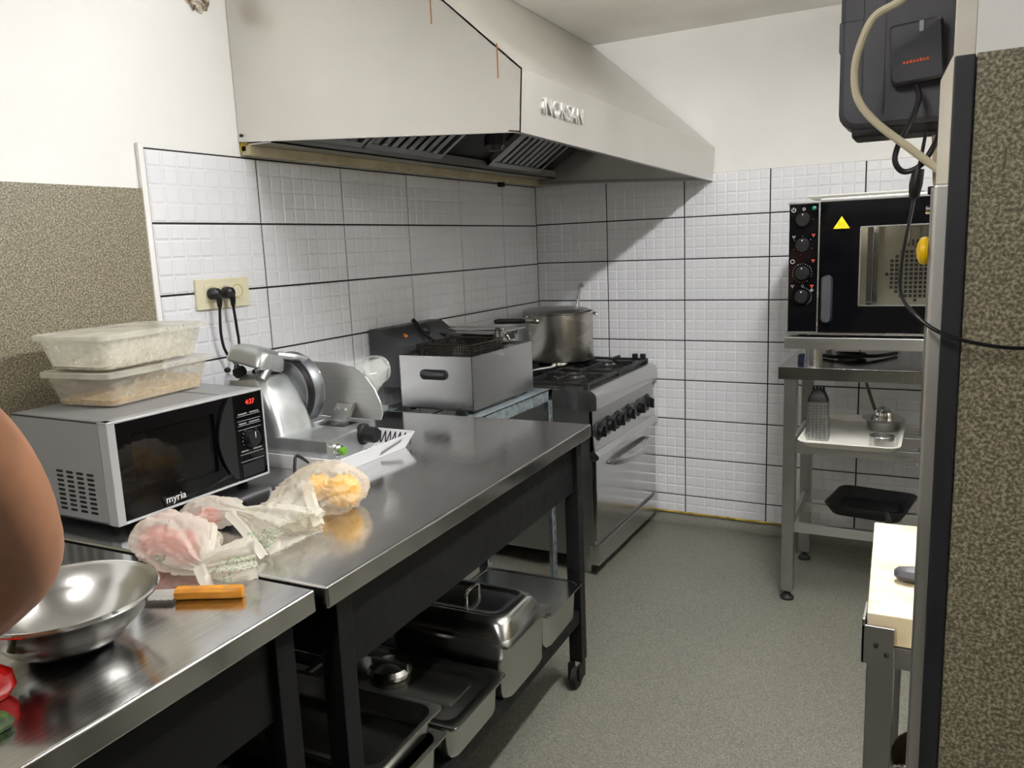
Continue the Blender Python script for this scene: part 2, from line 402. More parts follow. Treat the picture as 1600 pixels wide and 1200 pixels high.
# tiles: recessed black joints, every tile its own object with embossed squares
GAP = 0.006
MB().box(XL, XL+0.004, 1.492, YB, 0.0, 1.690).build('grout', GROUT, wl, world=False, smooth=False)
MB().box(XL, XR, YB-0.004, YB, 0.0, 1.690).build('grout', GROUT, wb, world=False, smooth=False)
TM = {}
def tile_mesh(w_, h_, u0, v0):
    """tile of w_ x h_ showing the pad grid from offset u0, v0; x right, z up, facing -y"""
    key = (round(w_, 3), round(h_, 3), round(u0, 3), round(v0, 3))
    if key in TM: return TM[key]
    bm = bmesh.new(); T = 0.0045; P = 0.05; g = 0.0045; s_ = 0.0035; e = 0.0022
    def q(*c): bm.faces.new([bm.verts.new(x) for x in c])
    # body sides
    q((0, 0, 0), (w_, 0, 0), (w_, -T, 0), (0, -T, 0)); q((0, 0, h_), (0, -T, h_), (w_, -T, h_), (w_, 0, h_))
    q((0, 0, 0), (0, -T, 0), (0, -T, h_), (0, 0, h_)); q((w_, 0, 0), (w_, 0, h_), (w_, -T, h_), (w_, -T, 0))
    q((0, -T, 0), (w_, -T, 0), (w_, -T, h_), (0, -T, h_))
    for i in range(9):
        for j in range(5):
            x0, x1 = i*P-u0+g/2, (i+1)*P-u0-g/2; z0, z1 = j*P-v0+g/2, (j+1)*P-v0-g/2
            x0, x1 = max(x0, 0.001), min(x1, w_-0.001); z0, z1 = max(z0, 0.001), min(z1, h_-0.001)
            if x1-x0 < 0.012 or z1-z0 < 0.012: continue
            a = [(x0, -T, z0), (x1, -T, z0), (x1, -T, z1), (x0, -T, z1)]
            b = [(x0+s_, -T-e, z0+s_), (x1-s_, -T-e, z0+s_), (x1-s_, -T-e, z1-s_), (x0+s_, -T-e, z1-s_)]
            va = [bm.verts.new(c) for c in a]; vb = [bm.verts.new(c) for c in b]
            bm.faces.new(vb)
            for k in range(4): bm.faces.new((va[k], va[(k+1) % 4], vb[(k+1) % 4], vb[k]))
    me = bpy.data.meshes.new('tile'); bm.to_mesh(me); bm.free(); me.materials.append(TILE)
    TM[key] = me
    return me
def lay(us, vs, place, parent, skip=None):
    for i in range(len(us)-1):
        for j in range(len(vs)-1):
            if skip and skip(us[i], vs[j]): continue
            w_ = us[i+1]-us[i]-GAP; h_ = vs[j+1]-vs[j]-GAP
            u0 = 0.4-w_-GAP if (w_ < 0.38 and i == 0) else 0.0
            v0 = 0.2-h_-GAP if (h_ < 0.18 and j == 0) else 0.0
            o = bpy.data.objects.new('tile', tile_mesh(w_, h_, u0, v0)); COL.objects.link(o); o.parent = parent
            place(o, us[i]+GAP/2, vs[j]+GAP/2)
ZS = [0.0] + [0.092+0.2*k for k in range(9)]
def pb(o, u, v): o.location = (u, YB-0.003, v)
lay([-1.916, -1.516, -1.115, -0.714, -0.313, 0.088, 0.489, XR], ZS, pb, wb)
def pl(o, u, v): o.location = (XL+0.003, u, v); o.rotation_euler = (0, 0, PI/2)
lay([1.497, 1.902, 2.305, 2.705, 3.105, 3.502, 3.866], [z-0.004 if z else 0 for z in ZS], pl, wl)
# hole in the plaster with torn edge
m = MB()
for k in range(9):
    a = k*0.7; m.cyl((XL-0.002, 1.735+0.035*math.cos(a), 2.125+0.032*math.sin(a)), (XL+0.012+0.004*(k % 3), 1.740+0.02*math.cos(a+0.5), 2.125+0.02*math.sin(a)), 0.014, 0.006, n=7)
hp = m.build('plaster_patch', noisy('torn_plaster', srgb(90, 66, 44), srgb(232, 222, 204), scale=55, rough=(0.8, 0.9), bump=0.5), wl, world=False)

# partition on the right with laminate facing, black edge and steel post
YP = 1.02
pa = MB().box(0.020, XRR, YP, 1.08, FLOOR, CEIL).build('wall_partition', WHITE)
struct(pa, 'white partition with brown speckled laminate up to head height at the right', 'wall')
q_ = MB().box(0.0215, XRR, YP-0.008, YP, FLOOR, 1.566, 0.001).build('wainscot_panel', LAM, pa, world=False)
q_['label'] = 'pale brown speckled laminate panel'
MB().box(0.0005, 0.0205, YP-0.012, YP+0.012, FLOOR, 1.565, 0.002).build('edge_strip', plain('black_edge_strip', srgb(26, 26, 31), 0.5), pa, world=False)
tp = MB().box(-0.014, 0.020, YP+0.02, 1.085, FLOOR, 1.436, 0.004, 3).build('trim_1', steel('guard_steel', (0.72, 0.71, 0.68, 1), 0.45, (1, 1, 1), var=0.08))
struct(tp, 'stainless steel corner guard on the end of the partition', 'corner guard')
MB().box(-0.0165, -0.0135, YP+0.03, YP+0.06, 1.14, 1.432, 0.001).build('guard_plate', SSH, tp, world=False)
MB().cyl((-0.016, YP+0.045, 1.408), (-0.021, YP+0.045, 1.408), 0.005, n=12).build('screw', CHROME, tp, world=False)
MB().box(-0.020, -0.0135, YP+0.035, YP+0.055, 1.425, 1.434, 0.001).build('clip', BLKPL, tp, world=False)
JAMB = noisy('offwhite_jamb', srgb(204, 196, 178), srgb(226, 221, 208), scale=9, rough=(0.5, 0.65))
m = MB().box(-0.0005, 0.020, YP+0.0, 1.085, 1.436, CEIL, 0.002); m.prism([(-0.012, 1.436), (0.0, 1.436), (0.0, 1.575), (-0.012, 1.548)], YP+0.03, 1.083, axis='y')
tp2 = m.build('trim_2', JAMB)
struct(tp2, 'beige painted jamb above the steel corner guard', 'jamb')

# ================================================================== LAMPS (ceiling battens, above the picture)
def batten(x, y0, y1, tube, label):
    t = thing('ceiling_lamp', label, 'lamp', (x, (y0+y1)/2, CEIL))
    zt = CEIL-0.10
    MB().box(x-0.018, x+0.018, y0, y1, zt+0.022, zt+0.05, 0.004).build('housing', LAMPW, t)
    for yy in (y0+0.25, y1-0.25): MB().cyl((x, yy, zt+0.048), (x, yy, CEIL), 0.006, n=10).build('hanger', LAMPW, t)
    for yy in (y0+0.03, y1-0.03): MB().box(x-0.035, x+0.035, yy-0.012, yy+0.012, zt-0.015, zt+0.03, 0.004).build('socket', LAMPW, t)
    for s_ in (-1, 1): MB().cyl((x+s_*0.022, y0+0.04, zt), (x+s_*0.022, y1-0.04, zt), 0.013, n=12).build('tube', tube, t)
batten(-0.14, 1.35, 2.55, TUBE, 'twin tube ceiling batten lamp over the aisle')
batten(-0.62, -1.1, 0.1, TUBE2, 'twin tube ceiling batten lamp behind the viewer')

# ================================================================== EXTRACTOR HOOD
hd = thing('extractor_hood', 'large stainless steel extractor hood over the stove and worktable', 'extractor hood', (XL, 2.85, 1.70))
y0, y1 = 1.845, YB-0.012
xf = -0.948
pro = [(XL+0.002, 1.734), (xf, 1.667), (xf+0.010, 1.818), (-1.527, CEIL-0.002), (XL+0.002, CEIL-0.002)]
MB().prism(pro, y0, y0+0.004, axis='y').build('side_panel', SSHOOD, hd)
pro2 = [(XL+0.002, 1.70), (xf-0.034, 1.655), (xf-0.025, 1.801), (-1.577, CEIL-0.002), (XL+0.002, CEIL-0.002)]
MB().prism(pro2, y1-0.004, y1, axis='y').build('side_panel', SSHOOD, hd)
def hquad(a0, b0, a1, b1, t, name, mat):
    """sheet running along y between profile points a,b near and far, with thickness along t"""
    A = Vector((a0[0], y0, a0[1])); B = Vector((b0[0], y0, b0[1])); C_ = Vector((b1[0], y1, b1[1])); D = Vector((a1[0], y1, a1[1])); t = Vector(t)
    m = MB(); m.rings([[A, B, C_, D], [A+t, B+t, C_+t, D+t]]); bmesh.ops.recalc_face_normals(m.bm, faces=m.bm.faces)
    return m.build(name, mat, hd)
fb = hquad((xf, 1.667), (xf+0.010, 1.818), (xf-0.03, 1.653), (xf-0.02, 1.804), (-0.004, 0, 0), 'front_band', SSHOOD)
hquad((xf+0.010, 1.818), (-1.527, CEIL-0.002), (xf-0.02, 1.804), (-1.5727, CEIL-0.002), (-0.003, 0, -0.003), 'sloping_panel', SSHOOD)
hquad((xf, 1.667), (xf-0.035, 1.672), (xf-0.03, 1.653), (xf-0.065, 1.658), (0, 0, 0.003), 'front_flange', SSDARK)
m = MB(); m.prism([(XL+0.004, 1.737), (xf-0.002, 1.670), (xf-0.004, 1.673), (XL+0.004, 1.740)], y0+0.004, y0+0.030, axis='y'); m.build('side_flange', SSDARK, hd)
MB().prism([(XL+0.004, 1.703), (xf-0.05, 1.658), (xf-0.05, 1.672), (XL+0.004, 1.717)], y1-0.030, y1-0.004, axis='y').build('side_flange', SSDARK, hd)
# rear drip channel and strip at the wall
m = MB(); m.box(XL+0.012, XL+0.13, y0+0.006, y1-0.006, 1.722, 1.727); m.box(XL+0.126, XL+0.13, y0+0.006, y1-0.006, 1.722, 1.762); m.build('drip_channel', SSDARK, hd)
MB().box(XL+0.010, XL+0.045, y0+0.0, y1-0.01, 1.694, 1.722, 0.002).build('wall_strip', BEIGE, hd)
# filter bank: sloping plane from the channel up to the front
F0 = Vector((-1.79, 0, 1.745)); F1 = Vector((-1.30, 0, 2.07)); FD = (F1-F0).normalized(); FN = Vector((FD.z, 0, -FD.x)) 
def fpt(s_, y, n=0.0): return F0+FD*s_+FN*n+Vector((0, y, 0))
def slab(m, s0, s1, ya, yb, n0, n1):
    m.rings([[fpt(s0, ya, n0), fpt(s1, ya, n0), fpt(s1, yb, n0), fpt(s0, yb, n0)], [fpt(s0, ya, n1), fpt(s1, ya, n1), fpt(s1, yb, n1), fpt(s0, yb, n1)]])
m = MB(); slab(m, 0, 0.53, y0+0.01, y1-0.01, -0.03, -0.026); m.build('back_plate', plain('hood_dark', srgb(24, 23, 22), 0.6), hd)
for ya, yb in ((1.90, 2.27), (2.28, 2.77), (3.15, 3.66)):
    m = MB(); slab(m, 0, 0.025, ya, yb, -0.02, 0.005); slab(m, 0.47, 0.5, ya, yb, -0.02, 0.005); slab(m, 0, 0.5, ya, ya+0.02, -0.02, 0.005); slab(m, 0, 0.5, yb-0.02, yb, -0.02, 0.005)
    f = m.build('baffle_filter', SSH, hd)
    n = 8 if yb-ya > 0.4 else 6
    for k in range(n):
        yy = ya+0.03+(yb-ya-0.06)*(k+0.15)/n; ww = (yb-ya-0.06)/n*0.6
        m = MB(); slab(m, 0.02, 0.48, yy, yy+ww, -0.016, -0.002)
        s_ = m.build('slat', SSH, f, world=False)
        M = Matrix([list(hd['_m'])[i*4:i*4+4] for i in range(4)]); s_.data.transform(M.inverted())
MB().lathe([(0.0, 0.055), (0.03, 0.05), (0.043, 0.02), (0.045, -0.01), (0.03, -0.03), (0, -0.03)], (-1.62, 2.92, 1.80), 'z', 16).build('bulkhead_lamp', plain('dirty_glass', srgb(46, 44, 48), 0.2, 0.2), hd)
MB().box(-1.99+0.075+0.0, -1.895, 3.46, 3.50, 1.672, 1.700, 0.003).build('drain_plug', BLKPL, hd)
text('brand_lettering', 'iNOKSAN', 0.062, plain('embossed_steel', (0.85, 0.85, 0.84, 1), 0.3, 1.0), hd, face_M((xf+0.006, 2.098, 1.744), (0.0, 1, -0.004), (0.06, 0, 1)), ext=0.0025)
for (x, za, zb) in ((-1.196, 1.961, 2.05), (-1.006, 1.803, 1.886)):
    MB().box(x-0.002, x+0.002, y0-0.0008, y0+0.001, za, zb).build('rust_drip', RUST, hd)
MB().cyl((XL+0.015, y0+0.001, 1.752), (XL+0.015, y0-0.003, 1.752), 0.005, n=10).build('rivet', BLKPL, hd)
MB().box(XL+0.002, XL+0.035, y0+0.0, y0+0.05, 1.700, 1.733, 0.006).build('sealing_foam', GLUE, hd)

# ================================================================== WORKTABLES
TZ = 0.82
def worktable(name, label, loc, rz, y0, y1, depth, casters):
    """local: x=0 is the front edge, table runs to -depth; y from y0 to y1"""
    t = thing(name, label, 'table', loc, rz)
    B = lambda m, n, mat: m.build(n, mat, t, world=False)
    B(MB().box(-depth, 0, y0, y1, TZ-0.042-FLOOR, TZ-FLOOR, 0.005, 3), 'worktop', SSTOP)
    Z = TZ-0.042-FLOOR
    lx = (-0.065, -0.02); ly = ((y0+0.045, y0+0.09), (y1-0.085, y1-0.04))
    zb = 0.095 if casters else 0.0
    for a, b in ly:
        for xa, xb in (lx, (-depth+0.03, -depth+0.075)):
            B(MB().box(xa, xb, a, b, zb, Z, 0.003), 'leg', BLACKP)
    B(MB().box(-0.055, -0.035, ly[0][1], ly[1][0], 0.665, Z, 0.002), 'apron', BLACKP)
    B(MB().box(-depth+0.04, -depth+0.06, ly[0][1], ly[1][0], 0.665, Z, 0.002), 'apron', BLACKP)
    for a, b in ly: B(MB().box(-depth+0.075, -0.065, a+0.01, b-0.01, 0.70, Z, 0.002), 'side_rail', BLACKP)
    # slatted bottom shelf
    zs = 0.22-FLOOR
    for xa, xb in ((-0.06, -0.025), (-depth+0.035, -depth+0.07)): B(MB().box(xa, xb, ly[0][1], ly[1][0], zs-0.045, zs, 0.002), 'shelf_rail', BLACKP)
    for a, b in ly: B(MB().box(-depth+0.075, -0.065, a+0.005, b-0.005, zs-0.04, zs, 0.002), 'shelf_rail', BLACKP)
    n = int((ly[1][0]-ly[0][1])/0.085)
    for k in range(n):
        yy = ly[0][1]+(ly[1][0]-ly[0][1])*(k+0.5)/n
        B(MB().box(-depth+0.07, -0.06, yy-0.022, yy+0.022, zs-0.012, zs-0.001, 0.001), 'shelf_slat', BLACKP)
    if casters:
        for a, b in ly:
            for xa, xb in (lx, (-depth+0.03, -depth+0.075)):
                cx, cy = (xa+xb)/2, (a+b)/2
                m = MB().box(cx-0.022, cx+0.022, cy-0.022, cy+0.022, 0.088, 0.096, 0.001)
                m.box(cx-0.020, cx-0.016, cy-0.045, cy+0.012, 0.030, 0.09, 0.001); m.box(cx+0.016, cx+0.020, cy-0.045, cy+0.012, 0.030, 0.09, 0.001)
                c = B(m, 'caster', BLACKP)
                w_ = MB().lathe([(0.012, -0.012), (0.030, -0.012), (0.034, -0.008), (0.034, 0.008), (0.030, 0.012), (0.012, 0.012)], (cx, cy-0.024, 0.034), 'x', 20, closed=True).build('wheel', RUBBER, c, world=False)
    return t
RB = math.radians(2.3); RA = math.radians(2.2)
tb = worktable('work_table', 'stainless topped black steel worktable on casters holding microwave and slicer', (-0.911, 0.976, FLOOR), RB, 0.003, 1.318, 0.955, True)
ta = worktable('work_table', 'stainless topped black worktable in the left foreground under the mixing bowl', (-0.925, 0.972, FLOOR), RA, -1.62, -0.006, 0.960, False)
def tb_world(x, y): 
    c, s = math.cos(RB), math.sin(RB); return (-0.911+x*c-y*s, 0.976+x*s+y*c)

# ================================================================== GASTRONORM PANS on the lower shelf
SZ = 0.2205
def gn_pan(t, cx, cy, hx, hy, z0, h, rim=0.012, r=0.035, name='body', mat=GNM):
    z1 = z0+h
    m = MB()
    ax, ay = hx-rim, hy-rim
    m.rloft([(z0, ax-0.018, ay-0.018, r*0.7), (z0+0.004, ax-0.010, ay-0.010, r*0.8), (z0+0.018, ax-0.004, ay-0.004, r), (z1-0.006, ax, ay, r), (z1-0.004, hx-0.002, hy-0.002, 0.012), (z1-0.004, hx, hy, 0.012), (z1, hx, hy, 0.012),
             (z1, hx-0.004, hy-0.004, 0.012), (z1-0.001, ax-0.001, ay-0.001, r), (z1-0.006, ax-0.002, ay-0.002, r), (z0+0.018, ax-0.006, ay-0.006, r), (z0+0.006, ax-0.014, ay-0.014, r*0.8), (z0+0.003, ax-0.024, ay-0.024, r*0.6)], (cx, cy))
    return m.build(name, mat, t)
def place_pan(label, xr, ya, yb, hx, z0, h, lid=None):
    """xr: front rim in world, ya..yb extent along the table"""
    yc = (ya+yb)/2; hy = (yb-ya)/2; xc = xr-hx
    t = thing('gastronorm_pan', label, 'pan', (xc, yc, z0), RB, 'steel pans on the table shelf')
    m0 = list(t['_m']); del t['_m']
    gn_pan(t, 0, 0, hx, hy, 0, h)
    if lid == 'flat':
        m = MB().rloft([(h+0.001, hx-0.002, hy-0.002, 0.012), (h+0.004, hx-0.001, hy-0.001, 0.012), (h+0.005, hx-0.02, hy-0.02, 0.03), (h-0.004, hx-0.035, hy-0.035, 0.03), (h-0.004, hx-0.05, hy-0.05, 0.03), (h+0.002, hx-0.06, hy-0.06, 0.03)])
        l = m.build('lid', GNM, t); 
        k = MB().lathe([(0.001, -0.010), (0.035, -0.008), (0.054, 0.0), (0.058, 0.012), (0.05, 0.023), (0.025, 0.030), (0, 0.031)], (-0.03, 0.02, h+0.004), 'z', 24).build('lid_knob', GNM, l)
        MB().box(-0.086, 0.026, 0.016, 0.024, h+0.012, h+0.038, 0.003).build('grip_bar', SSDARK, t)
    if lid == 'dome':
        m = MB().rloft([(h+0.001, hx, hy, 0.012), (h+0.004, hx, hy, 0.012), (h+0.005, hx-0.018, hy-0.018, 0.03), (h+0.040, hx-0.028, hy-0.028, 0.04), (h+0.052, hx-0.038, hy-0.038, 0.045), (h+0.056, hx-0.055, hy-0.055, 0.04), (h+0.053, hx-0.065, hy-0.065, 0.03), (h+0.053, hx-0.08, hy-0.08, 0.02)])
        l = m.build('lid', GNM, t)
        MB().tube([(0.02, -0.035, h+0.052), (0.02, -0.03, h+0.078), (0.02, 0.03, h+0.078), (0.02, 0.035, h+0.052)], 0.005, 8).build('lid_handle', CHROME, l)
    if lid == 'inset':
        m = MB().rloft([(h+0.001, hx+0.003, hy+0.003, 0.012), (h+0.003, hx+0.003, hy+0.003, 0.012), (h+0.003, hx-0.008, hy-0.008, 0.03), (h-0.016, hx-0.022, hy-0.022, 0.05), (h-0.018, hx-0.03, hy-0.03, 0.05)])
        m.build('lid', GNM, t)
    t['_m'] = m0
    return t
place_pan('small steel pan with a recessed lid at the far end of the shelf', -0.950, 1.905, 2.165, 0.17, SZ, 0.115, 'inset')
place_pan('tall steel pan under a raised domed lid on the shelf', -0.928, 1.625, 1.895, 0.20, SZ, 0.160, 'dome')
place_pan('steel pan with a flat lid and round knob on the shelf', -0.925, 1.350, 1.615, 0.25, SZ, 0.095, 'flat')
place_pan('shallow steel pan lying under the wide open tray on the shelf', -0.925, 1.115, 1.335, 0.25, SZ, 0.100)
place_pan('wide open black-bottomed tray on top of another pan on the shelf', -0.935, 1.085, 1.338, 0.26, SZ+0.1015, 0.060)

# ================================================================== MICROWAVE (front faces +x)
mx0, mx1, my0, my1, mz0, mz1 = -1.835, -1.498, 1.008, 1.440, 0.838, 1.062
mw = thing('microwave_oven', 'silver and black microwave oven on the worktable by the left wall', 'microwave', (-1.665, 1.224, TZ))
# shell with an open front
m = MB(); T_ = 0.006
m.box(mx0, mx1-0.03, my0, my0+T_, mz0, mz1, 0.002); m.box(mx0, mx1-0.03, my1-T_, my1, mz0, mz1, 0.002)
m.box(mx0, mx1-0.03, my0, my1, mz1-T_, mz1, 0.002); m.box(mx0, mx1-0.03, my0, my1, mz0, mz0+T_, 0.002); m.box(mx0, mx0+T_, my0, my1, mz0, mz1, 0.002)
m.box(mx0+0.02, mx1-0.035, my1-0.115, my1-0.11, mz0, mz1)
body = m.build('body', MWGREY, mw)
m = MB(); fr = [(my0, mz0), (my1, mz0), (my1, mz1), (my0, mz1)]
m.box(mx1-0.030, mx1, my0, my0+0.020, mz0, mz1, 0.003); m.box(mx1-0.030, mx1, my1-0.006, my1, mz0, mz1, 0.002)
m.box(mx1-0.030, mx1, my0, my1, mz1-0.006, mz1, 0.002); m.box(mx1-0.030, mx1, my0, my1, mz0, mz0+0.006, 0.002)
m.build('front_frame', plain('silver_bezel', srgb(186, 188, 190), 0.35, 0.4), mw)
yp = my1-0.098
# door frame around the window
m = MB(); ya, yb, za, zb = my0+0.020, yp-0.004, mz0+0.006, mz1-0.006
wy0, wy1, wz0, wz1 = ya+0.035, yb-0.055, za+0.042, zb-0.030
for b in ((ya, wy0, za, zb), (wy1, yb, za, zb), (wy0, wy1, za, wz0), (wy0, wy1, wz1, zb)): m.box(mx1-0.028, mx1-0.003, *b)
d = m.build('door', BLKGL, mw, smooth=False)
dm = mw['_m']; IM = Matrix([list(dm)[i*4:i*4+4] for i in range(4)]).inverted()
def sub(mb, name, mat, par, root, **k):
    """sub-part: mesh in root-local space under a part"""
    M = Matrix([list(root['_m'])[i*4:i*4+4] for i in range(4)]).inverted()
    bmesh.ops.transform(mb.bm, matrix=M, verts=mb.bm.verts)
    return mb.build(name, mat, par, world=False, **k)
def subtext(name, body_, size, mat, par, root, M, ext=0.0006):
    P = Matrix([list(root['_m'])[i*4:i*4+4] for i in range(4)]).inverted()
    return text(name, body_, size, mat, par, P @ M, ext)
sub(MB().box(mx1-0.016, mx1-0.010, wy0, wy1, wz0, wz1), 'window', MWGLASS, d, mw)
# curved black ridge beside the window and swoosh under it
m = MB(); pts = []
for k in range(13):
    t = k/12; z = za+0.012+(zb-za-0.014)*t; pts.append((yb-0.012-0.040*math.sin(PI*t)**0.8, z))
m.prism([(yb-0.001, za+0.006)]+pts+[(yb-0.001, zb)], mx1-0.004, mx1+0.004, axis='x'); sub(m, 'door_grip', BLKPL, d, mw)
m = MB(); low = [(ya+0.10+(yb-ya-0.12)*t, za+0.003+0.016*t) for t in [k/8 for k in range(9)]]; up = [(ya+0.09+(yb-ya-0.10)*t, za+0.026-0.014*math.sin(PI*t*0.9)+0.03*max(0, t-0.7)) for t in [k/8 for k in range(9)]][::-1]
m.prism(low+up, mx1-0.004, mx1+0.001, axis='x'); sub(m, 'door_swoosh', BLKPL, d, mw)
subtext('brand_lettering', 'myria', 0.024, WPRINT, d, mw, face_M((mx1+0.0015, ya+0.125, za+0.017), (0, 1, 0), (0, 0, 1)))
# control panel
pn = MB().box(mx1-0.028, mx1-0.001, yp, my1-0.006, mz0+0.006, mz1-0.006, 0.001).build('control_panel', BLKGL, mw)
PX = mx1
subtext('clock_display', '4:27', 0.017, REDLED, pn, mw, face_M((PX, yp+0.053, mz1-0.028), (0, 1, 0), (0, 0, 1)))
m = MB()
for zz, a, b in ((mz1-0.056, .012, .040), (mz1-0.056, .048, .078), (mz1-0.080, .012, .036), (mz1-0.080, .044, .078), (mz0+0.075, .012, .034), (mz0+0.075, .05, .078)): m.box(PX-0.001, PX+0.0003, yp+a, yp+b, zz, zz+0.0035)
for zz in (mz1-0.060, mz1-0.072, mz1-0.084, mz1-0.094, mz0+0.068, mz0+0.050): m.box(PX-0.001, PX+0.0003, yp+0.008, yp+0.082, zz, zz+0.0014)
sub(m, 'panel_print', GPRINT, pn, mw, smooth=False, kind='stuff')
sub(MB().lathe([(0.021, -0.002), (0.0205, 0.012), (0.018, 0.016), (0, 0.0165)], (PX, yp+0.046, mz0+0.105), 'x', 28), 'dial', BLKPL, pn, mw)
sub(MB().box(PX+0.016, PX+0.0175, yp+0.045, yp+0.047, mz0+0.108, mz0+0.122), 'dial_mark', WPRINT, pn, mw)
m = MB()
for k in range(13):
    a = -0.6+k*0.35
    m.box(PX-0.001, PX+0.0004, yp+0.046+0.027*math.cos(a)-0.0012, yp+0.046+0.027*math.cos(a)+0.0012, mz0+0.105+0.027*math.sin(a)-0.0012, mz0+0.105+0.027*math.sin(a)+0.0012)
sub(m, 'dial_scale', GPRINT, pn, mw, smooth=False, kind='stuff')
sub(MB().box(PX-0.001, PX+0.001, yp+0.010, yp+0.080, mz0+0.012, mz0+0.044, 0.0005), 'open_button', BLKPL, pn, mw)
# louvres on the left side
for i in range(4):
    for j in range(9):
        x = mx1-0.075-0.035*i; z = mz0+0.022+0.0105*j
        o = MB().rloft([(0, 0.0115, 0.0028, 0.0027), (0.0012, 0.0115, 0.0028, 0.0027)], k=3).xf(Matrix(((1, 0, 0, x), (0, 0, -1, my0+0.0006), (0, 1, 0, z), (0, 0, 0, 1)))).build('vent_slot', BLKPL, mw)
for x in (mx0+0.04, mx1-0.06):
    for y in (my0+0.04, my1-0.04): MB().cyl((x, y, TZ), (x, y, mz0), 0.012, 0.014, n=14).build('foot', RUBBER, mw)
m = MB()
m.box(mx0+0.03, mx0+0.032, my0+0.02, my1-0.12, mz0+0.01, mz1-0.01)
m.build('cavity_back', plain('cavity_grey', srgb(110, 110, 110), 0.5, 0.3), mw)

# ================================================================== PLASTIC TUBS on the microwave
def tub(label, z0, cx, cy, rz, body_mat, fill, filh, lean):
    t = thing('food_tub', label, 'food container', (cx, cy, z0), rz, 'plastic tubs on the microwave')
    m0 = list(t['_m']); del t['_m']
    h = 0.084
    m = MB().rloft([(0, 0.083, 0.138, 0.02), (0.003, 0.087, 0.142, 0.022), (h-0.012, 0.104, 0.160, 0.026), (h-0.010, 0.110, 0.166, 0.026), (h-0.008, 0.110, 0.166, 0.026), (h-0.008, 0.1025, 0.1585, 0.026), (0.004, 0.085, 0.140, 0.02)])
    m.build('body', body_mat, t)
    l = MB().rloft([(h-0.014, 0.1115, 0.1675, 0.026), (h-0.014, 0.113, 0.169, 0.026), (h-0.003, 0.113, 0.169, 0.026), (h-0.001, 0.109, 0.165, 0.026), (h-0.004, 0.100, 0.156, 0.024), (h-0.004, 0.090, 0.146, 0.02)], cap0=False)
    l.build('lid', TUBLID, t)
    bm = MB(); lev = []
    bm.rloft([(0.0045, 0.083, 0.138, 0.02), (filh, 0.0865+filh*0.17, 0.1415+filh*0.17, 0.022)])
    for v in bm.bm.verts:
        if v.co.z > filh*0.8: v.co.z += 0.012*noise.noise(v.co*30)+lean*v.co.y
    bm.build('filling', fill, t)
    t['_m'] = m0
tub('lower milky plastic tub of breadcrumbs standing on the microwave', mz1+0.0005, -1.735, 1.252, math.radians(7), TUBB, CRUMB, 0.024, 0.05)
tub('upper milky plastic tub dusted with flour, topmost on the microwave', mz1+0.0855, -1.739, 1.247, math.radians(8), TUB, FLOUR, 0.022, 0.10)

# ================================================================== WALL SOCKET AND CORDS
sk = thing('wall_socket', 'ivory triple wall socket on the tiles above the microwave', 'socket', (XL+0.011, 1.713, 1.283))
MB().box(XL+0.0095, XL+0.019, 1.612, 1.814, 1.238, 1.327, 0.003).build('plate', IVORY, sk)
MB().box(XL+0.018, XL+0.0215, 1.640, 1.790, 1.258, 1.312, 0.002).build('insert', IVORY, sk)
for y in (1.663, 1.714, 1.764):
    m = MB().lathe([(0.0, -0.006), (0.017, -0.006), (0.018, 0.0), (0.0205, 0.002), (0.022, 0.0)], (XL+0.0215, y, 1.286), 'x', 24)
    s_ = m.build('socket_well', plain('ivory_dark', srgb(206, 192, 120), 0.45) if y > 1.74 else IVORY, sk)
def cord(label, y, path):
    t = thing('power_cord', label, 'power cord', (XL+0.03, y, 1.283))
    m = MB().lathe([(0, 0.0), (0.0175, 0.0), (0.0185, 0.012), (0.016, 0.026), (0.008, 0.032), (0, 0.033)], (XL+0.0235, y, 1.284), 'x', 20)
    m.tube([(XL+0.045, y, 1.284), (XL+0.05, y+0.002, 1.266), (XL+0.047, y+0.004, 1.244)], 0.007, 10, radii=[0.011, 0.009, 0.006])
    m.build('plug', BLKPL, t)
    MB().tube(path, 0.0042, 8, 6).build('cable', BLKPL, t)
cord('black plug and cord in the left socket, hanging behind the microwave', 1.663, [(XL+0.047, 1.667, 1.246), (XL+0.04, 1.668, 1.16), (XL+0.04, 1.685, 1.10), (XL+0.06, 1.73, 1.04), (XL+0.09, 1.78, 0.99), (XL+0.10, 1.80, 0.90), (XL+0.10, 1.80, 0.83)])
cord('black plug and cord in the middle socket, hanging to the slicer', 1.714, [(XL+0.047, 1.718, 1.246), (XL+0.042, 1.728, 1.18), (XL+0.045, 1.727, 1.12), (XL+0.05, 1.70, 1.06), (XL+0.05, 1.685, 1.0), (XL+0.05, 1.68, 0.90), (XL+0.05, 1.67, 0.83)])

# ================================================================== SERVING TRAY AND MEAT SLICER
st = thing('serving_tray', 'white tray with black chevron pattern under the meat slicer', 'tray', (-1.56, 1.68, TZ), math.radians(0))
cx, cy, hx, hy = -1.565, 1.690, 0.205, 0.155
m = MB().rloft([(TZ+0.0005, hx, hy, 0.012), (TZ+0.045, hx+0.022, hy+0.022, 0.014), (TZ+0.045, hx+0.017, hy+0.017, 0.012), (TZ+0.004, hx-0.004, hy-0.004, 0.010)], (cx, cy), k=3)
m.build('tray_body', WHITEP, st)
m = MB()
for i in range(22):
    for j in range(3):
        x = cx+hx-0.02-0.018*i; 
        if x < cx-hx+0.01: continue
        for s_ in (-1, 1):
            y = cy+hy-0.030-0.030*j
            a = Vector((x, y, TZ+0.0046)); b = a+Vector((0.014, s_*0.012, 0)); c = Vector((0.004, 0, 0))
            m.quad(a, b, b+c, a+c) if s_ < 0 else m.quad(a, a+c, b+c, b)
m.build('chevron_print', KPRINT, st, smooth=False, kind='stuff')
m = MB()      # chevrons on the front and far flanks, handle slot
